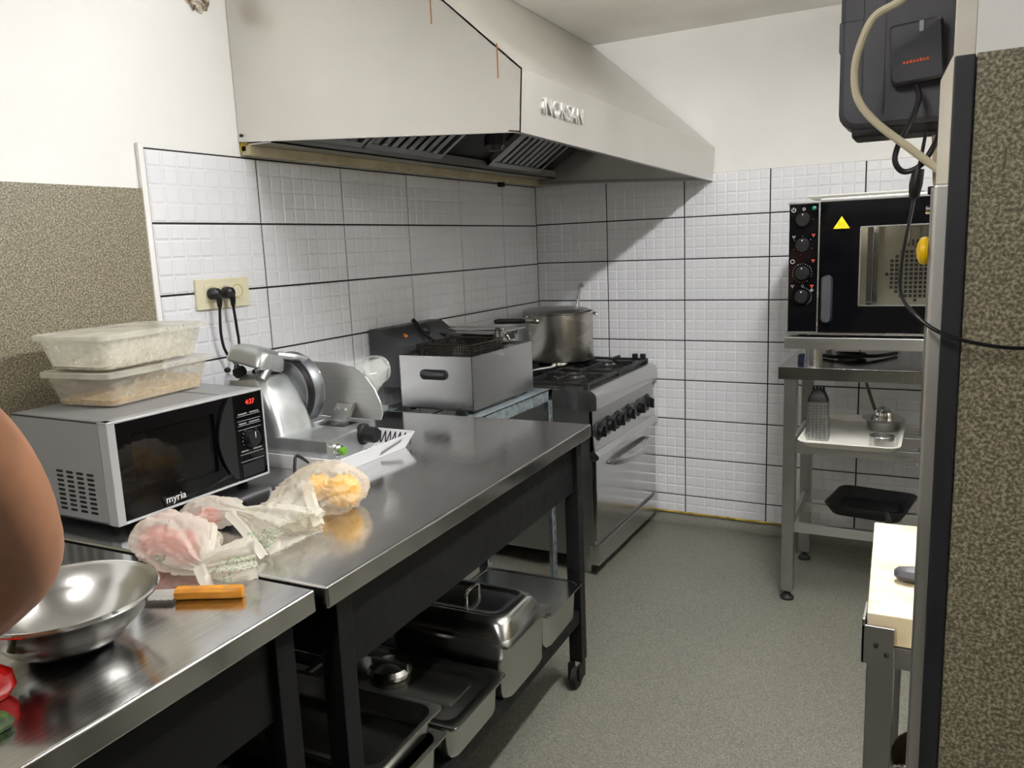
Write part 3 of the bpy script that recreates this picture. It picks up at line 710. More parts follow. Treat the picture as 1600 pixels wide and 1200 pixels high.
for k in range(16):
    y = cy+0.02+0.0055*k; z = TZ+0.008+0.0012*k
    x = cx+hx+0.0005+(z-TZ)*0.49
    m.quad((x+0.0006, y, z), (x+0.0006, y+0.003, z+0.001), (x+0.0062, y+0.005, z+0.012), (x+0.0062, y+0.002, z+0.011))
m.build('flank_print', KPRINT, st, smooth=False, kind='stuff')
m = MB()
for k in range(20):
    x = cx+hx+0.012-0.018*k
    for s_ in (0, 1):
        a = (x-0.009*s_, cy+hy+0.003, TZ+0.010); b = (x+0.009-0.009*s_, cy+hy+0.018, TZ+0.041)
        x0_, x1_ = (x, x-0.008) if s_ else (x-0.016, x-0.008)
        m.quad((x0_, cy+hy-0.0030, TZ+0.008), (x0_+0.004, cy+hy-0.0030, TZ+0.008), (x1_+0.004, cy+hy+0.0130, TZ+0.040), (x1_, cy+hy+0.0130, TZ+0.040))
m.build('rim_print', KPRINT, st, smooth=False, kind='stuff')
sx = TZ+0.006
sl = thing('meat_slicer', 'cast aluminium meat slicer on the patterned white tray', 'meat slicer', (-1.56, 1.67, sx))
for x in (-1.70, -1.44):
    for y in (1.56, 1.74): MB().cyl((x, y, sx-0.001), (x, y, sx+0.014), 0.014, n=14).build('foot', RUBBER, sl)
bz0, bz1 = sx+0.012, 0.908
base = [(-1.765, 1.525), (-1.42, 1.525), (-1.395, 1.545), (-1.385, 1.62), (-1.400, 1.70), (-1.420, 1.785), (-1.765, 1.785)]
base = [(-1.765, 1.522), (-1.386, 1.535), (-1.404, 1.700), (-1.430, 1.795), (-1.765, 1.795)]
MB().prism(base, bz0, bz1, axis='z', bev=0.006).build('base', ALU, sl)
# motor tower
m = MB()
def ring4(z, x0_, x1_, y0_, y1_, r):
    hx_, hy_ = (x1_-x0_)/2, (y1_-y0_)/2
    return (z, hx_, hy_, r, (x0_+x1_)/2, (y0_+y1_)/2)
m.rloft([ring4(bz1-0.006, -1.755, -1.545, 1.530, 1.672, 0.02), ring4(0.96, -1.755, -1.562, 1.532, 1.672, 0.022), ring4(1.02, -1.755, -1.590, 1.540, 1.668, 0.025), ring4(1.052, -1.755, -1.612, 1.548, 1.664, 0.03), ring4(1.066, -1.74, -1.635, 1.565, 1.650, 0.03)])
m.build('motor_housing', ALU, sl)
# blade with guard, turning about y
bc = Vector((-1.655, 1.690, 1.002))
MB().lathe([(0.0, -0.030), (0.05, -0.029), (0.080, -0.022), (0.088, -0.016), (0.091, -0.014), (0.094, -0.013), (0.104, -0.002), (0.109, 0.012), (0.110, 0.028), (0.104, 0.034), (0.098, 0.034)], bc, 'y', 64).build('blade_guard', BLADEM, sl)
MB().lathe([(0.0, 0.020), (0.09, 0.022), (0.1075, 0.032), (0.108, 0.033), (0.09, 0.0345), (0, 0.0345)], bc, 'y', 56).build('blade', CHROME, sl)
MB().lathe([(0.0865, -0.0185), (0.0885, -0.0200), (0.0915, -0.0165), (0.090, -0.0145)], bc, 'y', 64, closed=True).build('guard_ring', ALU, sl)
MB().lathe([(0.095, -0.022), (0.1035, -0.014), (0.1035, -0.003), (0.095, -0.010)], bc, 'y', 64, closed=True).build('seal_ring', BLKPL, sl)
MB().box(-1.600, -1.545, 1.672, 1.725, bz1-0.001, bz1+0.012, 0.003).build('guard_foot', ALU, sl)
# sharpener box on top
m = MB().rloft([(0, 0.062, 0.050, 0.014), (0.006, 0.066, 0.054, 0.018), (0.032, 0.065, 0.053, 0.024), (0.046, 0.060, 0.046, 0.026), (0.054, 0.048, 0.034, 0.026), (0.057, 0.030, 0.020, 0.018)], k=6)
m.xf(Matrix.Translation((-1.675, 1.590, 1.086)) @ Matrix.Rotation(math.radians(10), 4, 'Y') @ Matrix.Rotation(math.radians(-14), 4, 'X'))
m.build('sharpener_cover', ALU, sl)
m = MB().tube([(-1.62, 1.625, 1.115), (-1.60, 1.665, 1.105), (-1.60, 1.71, 1.092)], 0.010, 10); m.build('sharpener_arm', ALU, sl)
MB().cyl((-1.625, 1.56, 1.055), (-1.625, 1.60, 1.10), 0.016, n=14).build('sharpener_post', SSDARK, sl)
MB().cyl((-1.70, 1.545, 1.072), (-1.70, 1.570, 1.078), 0.014, n=16).build('sharpening_wheel', BLKPL, sl)
for x in (-1.725, -1.62): MB().lathe([(0, -0.008), (0.006, -0.006), (0.008, 0), (0.006, 0.006), (0, 0.008)], (x, 1.538, 1.082), 'y', 14).build('knob', BLKPL, sl)
# thickness plate behind
pts = [(-1.70, 0.915), (-1.388, 0.915), (-1.380, 0.935), (-1.384, 0.965), (-1.402, 1.005), (-1.432, 1.040), (-1.475, 1.064), (-1.54, 1.076), (-1.70, 1.078)]
MB().prism(pts, 1.765, 1.772, axis='y', bev=0.002).build('gauge_plate', noisy('plate_aluminium', (0.66, 0.66, 0.65, 1), (0.72, 0.72, 0.71, 1), scale=8, rough=(0.36, 0.44), metal=0.9, stretch=(1, 1, 25)), sl)
MB().box(-1.545, -1.455, 1.685, 1.745, bz1-0.001, bz1+0.0015).build('slot', BLKPL, sl)
m = MB().prism([(1.715, bz1), (1.722, bz1), (1.762, 0.952), (1.762, 0.960), (1.752, 0.960), (1.715, 0.92)], -1.530, -1.472, axis='x'); br = m.build('plate_bracket', SS, sl)
for x in (-1.517, -1.487): MB().lathe([(0.006, -0.001), (0.006, 0.003), (0.004, 0.005), (0, 0.005)], (x, 1.741, 0.945), '-y', 12).build('bolt', CHROME, sl)
# switch and thickness knob on the front
dirn = Vector((0.995, 0.10, 0)).normalized()
def fcyl(y, z, prof, name, mat, n=24):
    xs = -1.386-(y-1.535)*(0.018/0.165) if y < 1.7 else -1.404-(y-1.7)*(0.026/0.095)
    return MB().lathe(prof, (xs, y, z), 'x', n).build(name, mat, sl)
fcyl(1.575, 0.874, [(0.018, -0.004), (0.018, 0.005), (0.0155, 0.008), (0.0155, 0.014), (0.013, 0.016), (0.0, 0.016)], 'switch_collar', CHROME)
fcyl(1.575, 0.874, [(0.011, 0.012), (0.011, 0.026), (0.009, 0.029), (0, 0.029)], 'switch_button', GREENB)
fcyl(1.705, 0.888, [(0.030, -0.004), (0.031, 0.004), (0.029, 0.008), (0.023, 0.011), (0.022, 0.044), (0.019, 0.048), (0, 0.048)], 'thickness_knob', BLKPL, 20)
# clear plastic hand guard on the carriage behind
m = MB()
gp = [(-1.50, 0.93), (-1.50, 1.03), (-1.49, 1.065), (-1.46, 1.08), (-1.43, 1.075)]
A = [Vector((-1.54, 1.80, 0.95)), Vector((-1.54, 1.80, 1.055)), Vector((-1.47, 1.80, 1.065)), Vector((-1.43, 1.80, 1.015)), Vector((-1.45, 1.80, 0.96))]
Bq = [Vector((-1.56, 1.925, 0.985)), Vector((-1.56, 1.925, 1.06)), Vector((-1.50, 1.935, 1.068)), Vector((-1.475, 1.935, 1.04)), Vector((-1.485, 1.930, 1.00))]
m.rings([A, Bq], cap0=False, cap1=True); o = m.build('hand_guard', CLEAR, sl)
sol = o.modifiers.new('thickness', 'SOLIDIFY'); sol.thickness = 0.004
MB().tube([Vector(q) for q in Bq]+[Bq[0]], 0.004, 8, 3).build('guard_rim', CLEAR, sl)
MB().box(-1.72, -1.46, 1.81, 1.90, bz1+0.004, bz1+0.022, 0.004).build('carriage', ALU, sl)
MB().tube([(-1.440, 1.522, 0.850), (-1.46, 1.50, 0.872), (-1.455, 1.485, 0.855), (-1.448, 1.475, 0.832), (-1.445, 1.47, TZ+0.005)], 0.0042, 8).build('cable', BLKPL, sl)

# ================================================================== MIXING BOWL
bx, by, br_ = -1.133, 0.661, 0.130
bo = thing('mixing_bowl', 'wide stainless mixing bowl on the near worktable beside the knife', 'bowl', (bx, by, TZ))
pr = [(0, 0.001), (0.052, 0.001), (0.072, 0.004), (0.104, 0.020), (0.130, 0.044), (0.144, 0.070), (0.152, 0.0712), (0.154, 0.0735), (0.152, 0.0755), (0.143, 0.074), (0.128, 0.047), (0.102, 0.0235), (0.071, 0.0075), (0.051, 0.004), (0, 0.004)]
pr = [(r_*0.84, z_*1.08) for r_, z_ in pr]
MB().lathe(pr, (bx, by, TZ), 'z', 72).build('bowl_shell', BOWLM, bo, ang=60)
MB().lathe([(r_*0.84, z_*1.08) for r_, z_ in [(0.150, 0.0715), (0.155, 0.071), (0.1565, 0.074), (0.154, 0.077), (0.150, 0.0755)]], (bx, by, TZ), 'z', 72, closed=True).build('rolled_rim', CHROME, bo)

# ================================================================== KITCHEN KNIFE
h0 = Vector((-1.018, 0.893, TZ)); h1 = Vector((-1.118, 0.842, TZ)); kd = (h1-h0).normalized(); kn = Vector((-kd.y, kd.x, 0))
if kn.y < 0: kn = -kn
kf = thing('kitchen_knife', 'serrated kitchen knife with an orange wooden handle beside the bowl', 'knife', (h1.x, h1.y, TZ))
def kp(s_, t_, z): p = h0+kd*s_+kn*t_; return (p.x, p.y, TZ+z)
m = MB()
m.rings([[kp(s_, tx*0.6, zz) for tx, zz in ((-hw, 0.005), (-hw, 0.015), (-hw*0.6, 0.020), (hw*0.6, 0.020), (hw, 0.015), (hw, 0.005), (hw*0.6, 0.001), (-hw*0.6, 0.001))] for s_, hw in ((0, 0.012), (0.006, 0.019), (0.03, 0.021), (0.07, 0.018), (0.10, 0.019), (0.113, 0.020))])
m.build('handle', WOODH, kf)
for s_ in (0.03, 0.085): MB().cyl(kp(s_, 0, 0.019), kp(s_, 0, 0.0206), 0.003, n=10).build('rivet', CHROME, kf)
m = MB(); top = [kp(0.113, 0.013, 0.011), kp(0.16, 0.020, 0.010), kp(0.22, 0.016, 0.008), kp(0.27, 0.000, 0.007)]
edge = []; n = 26
for k in range(n+1):
    s_ = 0.113+(0.27-0.113)*k/n; edge.append((s_, -0.022+0.018*(k/n)**2+(0.002 if k % 2 else 0)))
vt = [kp(s_, 0.016*(1-((s_-0.113)/0.157)**2)+0.004, 0.0095) for s_, t_ in edge]; vb = [kp(s_, t_, 0.0085) for s_, t_ in edge]
m.rings([vt+vb[::-1], [(p[0], p[1], p[2]-0.0018) for p in vt+vb[::-1]]]); bmesh.ops.recalc_face_normals(m.bm, faces=m.bm.faces)
m.build('blade', plain('knife_blade', (0.72, 0.72, 0.71, 1), 0.5, 0.8), kf, smooth=False)

# ================================================================== PLASTIC BAGS OF PRODUCE
def bag(label, spine, radii, pleat, seed, zfl, film=None, group='knotted produce bags', flat=0.8, ribbons=()):
    """gathered plastic bag: cross-sections along a spine, pleated and crinkled"""
    base = spine[0]
    t = thing('produce_bag', label, 'plastic bag', (base[0], base[1], TZ), 0, group)
    P = [Vector(p) for p in spine]; N = 110; S = 14; Q = []; R = []; PL = []
    for i in range(len(P)-1):
        p0, p1, p2, p3 = P[max(i-1, 0)], P[i], P[i+1], P[min(i+2, len(P)-1)]
        for j in range(S):
            u = j/S
            Q.append(0.5*((2*p1)+(p2-p0)*u+(2*p0-5*p1+4*p2-p3)*u*u+(3*p1-p0-3*p2+p3)*u**3))
            R.append(radii[i]*(1-u)+radii[i+1]*u); PL.append(pleat[i]*(1-u)+pleat[i+1]*u)
    Q.append(P[-1]); R.append(radii[-1]); PL.append(pleat[-1])
    rs = []
    for i, p in enumerate(Q):
        d = (Q[min(i+1, len(Q)-1)]-Q[max(i-1, 0)]).normalized()
        u = d.cross(Vector((0, 0, 1))).normalized(); v = u.cross(d)
        ring = []
        for j in range(N):
            a = 2*PI*j/N
            g = math.sin(a*7+seed)*0.5+math.sin(a*11+seed*2.1)*0.35+math.sin(a*17+seed*0.7)*0.25
            q0 = p+(u*math.cos(a)+v*math.sin(a)*flat)*R[i]
            r1 = 1-abs(noise.noise(q0*34+Vector((seed, 0, 0))))*1.6; r2 = 1-abs(noise.noise(q0*75+Vector((0, seed, 0))))*1.6
            k = 1+PL[i]*g+0.20*(r1-0.6)+0.11*(r2-0.6)
            q = p+(u*math.cos(a)+v*math.sin(a)*flat)*R[i]*k
            q.z = max(q.z, zfl+0.0015*(1+math.sin(j*1.3+i)))
            ring.append(q)
        rs.append(ring)
    film = film or BAG
    MB().rings(rs, cap0=False, cap1=False).build('film', film, t, ang=50)
    # puckered closed end
    c0 = Q[0]-(Q[1]-Q[0]).normalized()*R[0]*0.25; c0.z = max(c0.z, zfl+0.01)
    m = MB(); vr = m._addv(rs[0]); vc = m.bm.verts.new(c0)
    for j in range(N): m.bm.faces.new((vc, vr[(j+1) % N], vr[j]))
    m.build('bag_bottom', film, t, ang=50)
    for rb, wd in ribbons:
        m = MB(); L_ = [Vector(p) for p in rb]; rr = []
        for i, p in enumerate(L_):
            d = (L_[min(i+1, len(L_)-1)]-L_[max(i-1, 0)]).normalized(); s_ = d.cross(Vector((0, 0, 1))).normalized()*wd
            rr.append([p-s_, p-s_*0.3+Vector((0, 0, wd*0.5)), p+s_*0.3+Vector((0, 0, wd*0.15)), p+s_, p+s_*0.3-Vector((0, 0, wd*0.1)), p-s_*0.3+Vector((0, 0, wd*0.3))])
        m.rings(rr).build('tied_handle', BAG, t)
    return t
def veg(name, label, c, r, mat, cat, stem=False, group=None, lob=0):
    t = thing(name, label, cat, (c[0], c[1], c[2]-r*0.9), 0, group)
    pr = [(r*math.sin(PI*k/14)*(1.0-0.12*(k > 10)), -r*0.92*math.cos(PI*k/14)) for k in range(15)]; pr[0] = (0, pr[0][1]); pr[-1] = (0, pr[-1][1]-r*0.12)
    m = MB().lathe(pr, c, 'z', 24)
    if lob:
        for v in m.bm.verts:
            d = v.co-Vector(c); a = math.atan2(d.y, d.x); k = 1+0.07*math.cos(lob*a); v.co = Vector((c[0]+d.x*k, c[1]+d.y*k, v.co.z))
    m.build('flesh', mat, t)
    MB().cyl((c[0], c[1], c[2]+r*0.78), (c[0]+0.004, c[1], c[2]+r*0.98), 0.004, 0.003, n=8).build('stalk', GREENV, t)
# pink bag
veg('tomato', 'red tomato at the left inside the nearest produce bag', (-1.298, 0.950, TZ+0.036), 0.036, PINKV, 'tomato', group='tomatoes in the produce bag')
veg('tomato', 'red tomato at the right inside the nearest produce bag', (-1.222, 0.945, TZ+0.032), 0.031, PINKV, 'tomato', group='tomatoes in the produce bag')
veg('tomato', 'red tomato behind the others inside the nearest produce bag', (-1.262, 0.975, TZ+0.031), 0.030, PINKV, 'tomato', group='tomatoes in the produce bag')
bag('knotted white plastic bag with red tomatoes nearest the mixing bowl', [(-1.335, 0.955, TZ+0.040), (-1.285, 0.952, TZ+0.046), (-1.215, 0.945, TZ+0.044), (-1.165, 0.925, TZ+0.036), (-1.135, 0.915, TZ+0.026), (-1.105, 0.935, TZ+0.030), (-1.075, 0.975, TZ+0.030)],
    [0.036, 0.060, 0.060, 0.042, 0.016, 0.034, 0.042], [0.03, 0.04, 0.07, 0.16, 0.28, 0.30, 0.34], 1.0, TZ,
    ribbons=[([(-1.14, 0.915, TZ+0.03), (-1.12, 0.895, TZ+0.035), (-1.10, 0.885, TZ+0.022), (-1.09, 0.885, TZ+0.006)], 0.012), ([(-1.19, 0.985, TZ+0.07), (-1.16, 0.955, TZ+0.066), (-1.14, 0.925, TZ+0.04)], 0.012)])
# middle bag
veg('tomato', 'red tomato inside the middle produce bag', (-1.345, 1.106, TZ+0.028), 0.027, PINKV, 'tomato', group='tomatoes in the produce bag')
bag('knotted white plastic bag in the middle, before the microwave door', [(-1.395, 1.10, TZ+0.034), (-1.350, 1.105, TZ+0.040), (-1.300, 1.105, TZ+0.044), (-1.262, 1.098, TZ+0.052), (-1.235, 1.105, TZ+0.052), (-1.190, 1.120, TZ+0.038), (-1.130, 1.125, TZ+0.026), (-1.105, 1.125, TZ+0.02)],
    [0.030, 0.050, 0.050, 0.026, 0.016, 0.046, 0.066, 0.070], [0.03, 0.05, 0.1, 0.2, 0.28, 0.22, 0.18, 0.2], 2.3, TZ, flat=0.6,
    ribbons=[([(-1.262, 1.098, TZ+0.058), (-1.215, 1.055, TZ+0.065), (-1.165, 1.035, TZ+0.055), (-1.125, 1.030, TZ+0.025), (-1.108, 1.030, TZ+0.005)], 0.011)])
# yellow bag
veg('yellow_pepper', 'yellow pepper at the front of the furthest produce bag', (-1.166, 1.334, TZ+0.041), 0.041, YELV, 'pepper', group='yellow peppers in the bag', lob=4)
veg('yellow_pepper', 'yellow pepper at the back of the furthest produce bag', (-1.244, 1.336, TZ+0.037), 0.036, YELV, 'pepper', group='yellow peppers in the bag', lob=4)
bag('translucent plastic bag of yellow peppers furthest along the worktable', [(-1.178, 1.395, TZ+0.044), (-1.190, 1.350, TZ+0.046), (-1.205, 1.30, TZ+0.048), (-1.212, 1.25, TZ+0.042), (-1.205, 1.205, TZ+0.034), (-1.190, 1.165, TZ+0.030), (-1.180, 1.13, TZ+0.026)],
    [0.046, 0.086, 0.088, 0.066, 0.047, 0.055, 0.062], [0.02, 0.03, 0.05, 0.12, 0.18, 0.2, 0.25], 4.1, TZ, film=BAGY, flat=0.62,
    ribbons=[([(-1.215, 1.27, TZ+0.075), (-1.16, 1.22, TZ+0.06), (-1.10, 1.175, TZ+0.02)], 0.012)])

# ================================================================== CUT VEGETABLES at the left edge
t = thing('red_pepper', 'piece of red pepper lying on the near worktable', 'pepper', (-1.098, 0.508, TZ))
m = MB().rloft([(TZ+0.001, 0.026, 0.032, 0.012), (TZ+0.014, 0.033, 0.042, 0.018), (TZ+0.034, 0.032, 0.040, 0.018), (TZ+0.046, 0.018, 0.026, 0.014)], (-1.098, 0.508)); m.build('flesh', RED, t)
MB().cyl((-1.120, 0.546, TZ+0.014), (-1.128, 0.556, TZ+0.014), 0.010, 0.007, n=10).build('stalk', GREENV, t)
t = thing('courgette_slice', 'green courgette end piece at the left edge of the worktable', 'vegetable', (-1.012, 0.476, TZ))
m = MB().rloft([(TZ+0.001, 0.016, 0.022, 0.010), (TZ+0.008, 0.020, 0.026, 0.014), (TZ+0.016, 0.016, 0.022, 0.012), (TZ+0.020, 0.008, 0.012, 0.008)], (-1.012, 0.476)); m.build('rind', GREENV, t)
MB().rloft([(TZ+0.014, 0.008, 0.006, 0.004), (TZ+0.0215, 0.007, 0.005, 0.004)], (-1.012, 0.468)).build('flesh', PALEV, t)

# ================================================================== PERSON at the near worktable (mostly outside the frame)
pe = thing('person', 'person with a bare bent arm working over the near worktable', 'person', (-0.66, 0.02, FLOOR))
def skinmesh(name, verts, edges, mat, parent, levels=2, root=0):
    me = bpy.data.meshes.new(name); me.from_pydata([v[:3] for v in verts], edges, [])
    o = bpy.data.objects.new(name, me); COL.objects.link(o)
    sk_ = o.modifiers.new('skin', 'SKIN'); sk_.use_smooth_shade = True
    sv = me.skin_vertices[0].data
    for i, v in enumerate(verts):
        r = v[3]; sv[i].radius = (r, r) if not isinstance(r, tuple) else r
        sv[i].use_root = (i == root)
    ss = o.modifiers.new('sub', 'SUBSURF'); ss.levels = levels; ss.render_levels = levels
    bpy.context.view_layer.update()
    em = bpy.data.meshes.new_from_object(o.evaluated_get(bpy.context.evaluated_depsgraph_get()))
    bpy.data.objects.remove(o, do_unlink=True); bpy.data.meshes.remove(me)
    P = Matrix([list(pe['_m'])[i*4:i*4+4] for i in range(4)]).inverted(); em.transform(P)
    em.materials.clear(); em.materials.append(mat)
    for p in em.polygons: p.use_smooth = True; p.material_index = 0
    no = bpy.data.objects.new(name, em); COL.objects.link(no); no.parent = parent
    return no
V = []; E_ = []
def vx(x, y, z, r, link=None):
    V.append((x, y, z, r)); i = len(V)-1
    if link is not None: E_.append((link, i))
    return i
pel = vx(-0.66, 0.02, 0.90, 0.090)
sp1 = vx(-0.68, 0.02, 1.05, 0.105, pel); sp2 = vx(-0.72, 0.03, 1.20, 0.135, sp1); sp3 = vx(-0.765, 0.04, 1.33, 0.11, sp2)
nk = vx(-0.80, 0.05, 1.42, 0.055, sp3); h1_ = vx(-0.835, 0.055, 1.49, 0.068, nk); h2_ = vx(-0.86, 0.06, 1.56, 0.088, h1_); h3_ = vx(-0.865, 0.06, 1.63, 0.075, h2_)
# right arm (visible)
sR = vx(-0.79, 0.20, 1.335, 0.075, sp3); s2 = vx(-0.835, 0.325, 1.285, 0.066, sR); s3 = vx(-0.905, 0.430, 1.205, 0.070, s2); s4 = vx(-0.965, 0.498, 1.11, 0.070, s3); el = vx(-1.000, 0.535, 1.022, 0.063, s4)
el2 = vx(-1.022, 0.515, 0.985, 0.050, el); f1 = vx(-1.040, 0.455, 0.955, 0.050, el2); f2 = vx(-1.06, 0.37, 0.925, 0.040, f1); wr_ = vx(-1.08, 0.27, 0.895, 0.026, f2); pm = vx(-1.095, 0.20, 0.878, (0.022, 0.036), wr_)
kn_ = [(-1.125, 0.150), (-1.105, 0.140), (-1.085, 0.138), (-1.065, 0.142)]
for k, (x, y) in enumerate(kn_):
    L = (0.9, 1.0, 0.95, 0.75)[k]
    a = vx(x, y, 0.870, 0.010, pm); b = vx(x-0.002, y-0.035*L, 0.862, 0.0088, a); c = vx(x-0.003, y-0.055*L, 0.844, 0.008, b); vx(x-0.003, y-0.062*L, 0.832, 0.007, c)
a = vx(-1.128, 0.205, 0.868, 0.012, pm); b = vx(-1.150, 0.170, 0.856, 0.010, a); vx(-1.158, 0.140, 0.842, 0.008, b)
# left arm
sL = vx(-0.79, -0.14, 1.335, 0.075, sp3); s2 = vx(-0.835, -0.235, 1.27, 0.064, sL); s3 = vx(-0.885, -0.275, 1.14, 0.058, s2); e1 = vx(-0.93, -0.285, 1.02, 0.050, s3)
f1 = vx(-0.985, -0.225, 0.985, 0.048, e1); f2 = vx(-1.035, -0.14, 0.945, 0.038, f1); w2 = vx(-1.075, -0.06, 0.905, 0.026, f2); pm2 = vx(-1.10, -0.005, 0.885, (0.022, 0.034), w2)
for k, (x, y) in enumerate([(-1.140, 0.030), (-1.125, 0.042), (-1.107, 0.046), (-1.090, 0.046)]):
    L = (0.75, 0.95, 1.0, 0.9)[k]
    a = vx(x, y, 0.872, 0.010, pm2); b = vx(x-0.012, y+0.028*L, 0.862, 0.0088, a); c = vx(x-0.018, y+0.042*L, 0.844, 0.008, b); vx(x-0.018, y+0.044*L, 0.832, 0.007, c)
a = vx(-1.078, 0.02, 0.872, 0.012, pm2); b = vx(-1.075, 0.05, 0.858, 0.010, a); vx(-1.080, 0.072, 0.842, 0.008, b)
# legs
for s_ in (-1, 1):
    h = vx(-0.66, 0.02+s_*0.095, 0.83, 0.095, pel); k1 = vx(-0.655, 0.02+s_*0.11, 0.62, 0.078, h); k2 = vx(-0.65, 0.02+s_*0.115, 0.42, 0.058, k1); k3 = vx(-0.645, 0.02+s_*0.12, 0.25, 0.055, k2); an = vx(-0.64, 0.02+s_*0.12, 0.055, 0.038, k3); vx(-0.70, 0.02+s_*0.125, 0.0, 0.034, an); vx(-0.79, 0.02+s_*0.135, -0.018, 0.028, len(V)-1)
bd = skinmesh('body', V, E_, SKIN, pe, 2)
# face features
for s_ in (-1, 1):
    MB().lathe([(0, -0.011), (0.008, -0.007), (0.011, 0), (0.008, 0.007), (0, 0.011)], (-0.921, 0.06+s_*0.030, 1.565), 'x', 12).build('eye', EYE, pe)
    MB().rloft([(1.53, 0.012, 0.006, 0.005), (1.56, 0.018, 0.008, 0.006), (1.59, 0.014, 0.006, 0.005)], (-0.850, 0.06+s_*0.080)).build('ear', SKIN, pe)
MB().rloft([(1.525, 0.016, 0.016, 0.012), (1.54, 0.014, 0.013, 0.01), (1.58, 0.006, 0.007, 0.005)], (-0.930, 0.06)).build('nose', SKIN, pe)
MB().rloft([(1.495, 0.008, 0.022, 0.006), (1.507, 0.008, 0.020, 0.006)], (-0.900, 0.058)).build('mouth', plain('lips', srgb(120, 66, 56), 0.5), pe)
m = MB().lathe([(0.0, -0.10), (0.05, -0.09), (0.078, -0.06), (0.094, -0.02), (0.098, 0.02), (0.088, 0.062), (0.055, 0.092), (0, 0.102)], (-0.838, 0.06, 1.585), 'z', 28)
for v in m.bm.verts:
    if v.co.x < -0.86 and v.co.z < 1.625: v.co.x = -0.86+(v.co.x+0.86)*0.15
    v.co += Vector((noise.noise(v.co*40), noise.noise(v.co*40+Vector((5, 0, 0))), noise.noise(v.co*40+Vector((0, 7, 0)))))*0.006
m.build('hair', HAIR, pe)
# clothes
V2, E2 = [], []
def vy(x, y, z, r, link=None):
    V2.append((x, y, z, r)); i = len(V2)-1
    if link is not None: E2.append((link, i))
    return i
a = vy(-0.650, 0.02, 0.74, 0.160); a = vy(-0.655, 0.02, 0.86, 0.165, a); b = vy(-0.68, 0.02, 1.05, 0.150, a); c = vy(-0.72, 0.03, 1.20, 0.155, b); d_ = vy(-0.765, 0.04, 1.335, 0.142, c); vy(-0.792, 0.047, 1.405, 0.078, d_)
e = vy(-0.79, 0.20, 1.338, 0.100, d_); e = vy(-0.826, 0.280, 1.308, 0.096, e); vy(-0.850, 0.345, 1.276, 0.092, e)
e = vy(-0.79, -0.14, 1.338, 0.100, d_); e = vy(-0.835, -0.232, 1.275, 0.088, e); vy(-0.865, -0.260, 1.20, 0.082, e)
skinmesh('t_shirt', V2, E2, SHIRT, pe, 2)
V2, E2 = [], []
a = vy(-0.66, 0.02, 0.86, 0.120); vy(-0.668, 0.02, 0.98, 0.125, a)
for s_ in (-1, 1):
    h = vy(-0.66, 0.02+s_*0.095, 0.82, 0.108, a); k1 = vy(-0.655, 0.02+s_*0.11, 0.62, 0.090, h); k2 = vy(-0.65, 0.02+s_*0.115, 0.42, 0.074, k1); k3 = vy(-0.645, 0.02+s_*0.12, 0.25, 0.068, k2); vy(-0.64, 0.02+s_*0.12, 0.05, 0.060, k3)
skinmesh('trousers', V2, E2, TROUS, pe, 2)
for s_ in (-1, 1):
    MB().rloft([(FLOOR+0.001, 0.13, 0.048, 0.045), (FLOOR+0.03, 0.135, 0.050, 0.047), (FLOOR+0.07, 0.10, 0.047, 0.045, 0.03, 0), (FLOOR+0.10, 0.055, 0.045, 0.04, 0.07, 0)], (-0.72, 0.02+s_*0.127)).build('shoe', BLKPL, pe)

# ================================================================== GALVANISED STAND behind the worktable, FRYER on it
gs = thing('fryer_stand', 'galvanised slotted-angle stand under the fryer between table and stove', 'stand', (-1.62, 2.68, FLOOR))
gx0, gx1, gy0, gy1, gz = -1.86, -1.405, 2.345, 2.930, 0.800
for x in (gx0, gx1):
    for y in (gy0, gy1):
        sx_ = 1 if x == gx0 else -1; sy_ = 1 if y == gy0 else -1
        m = MB().box(x, x+sx_*0.035, y, y+sy_*0.003, FLOOR, gz-0.002); m.box(x, x+sx_*0.003, y, y+sy_*0.035, FLOOR, gz-0.002)
        lg = m.build('leg', GALV, gs, smooth=False)
        if y == gy1 or x == gx1:
            m = MB()
            for k in range(18):
                z = FLOOR+0.04+0.045*k
                m.box(x+sx_*0.014, x+sx_*0.021, y-sy_*0.0006, y+sy_*0.0005, z, z+0.018)
                m.box(x-sx_*0.0006, x+sx_*0.0005, y+sy_*0.014, y+sy_*0.021, z, z+0.018)
            sub(m, 'slots', BLKPL2, lg, gs, smooth=False, kind='stuff')
for a in ((gx0, gx1, gy0, gy0+0.003), (gx0, gx1, gy1-0.003, gy1), (gx0, gx0+0.003, gy0, gy1), (gx1-0.003, gx1, gy0, gy1)):
    MB().box(*a, gz-0.045, gz).build('top_rail', GALV, gs, smooth=False)
m = MB().box(gx1-0.060, gx1, gy0, gy1, gz-0.003, gz); m.build('top_rail', GALV, gs, smooth=False)
MB().box(gx0, gx0+0.06, gy0, gy1, gz-0.003, gz).build('top_rail', GALV, gs, smooth=False)
for yy in (2.44, 2.70): MB().box(gx0+0.003, gx1-0.003, yy, yy+0.06, gz-0.006, gz-0.0032).build('cross_rail', GALV, gs, smooth=False)
fr_ = thing('deep_fryer', 'stainless tabletop deep fryer with a black side handle next to the stove', 'deep fryer', (-1.60, 2.60, gz))
x0, x1, y0, y1, z0, z1 = -1.760, -1.447, 2.372, 2.845, gz+0.012, 1.008
m = MB(); T_ = 0.004
m.box(x0, x1, y0, y0+T_, z0, z1, 0.0015); m.box(x0, x1, y1-T_, y1, z0, z1, 0.0015); m.box(x0, x0+T_, y0, y1, z0, z1, 0.0015); m.box(x1-T_, x1, y0, y1, z0, z1, 0.0015); m.box(x0, x1, y0, y1, z0, z0+T_, 0.001)
m.build('housing', SS, fr_)
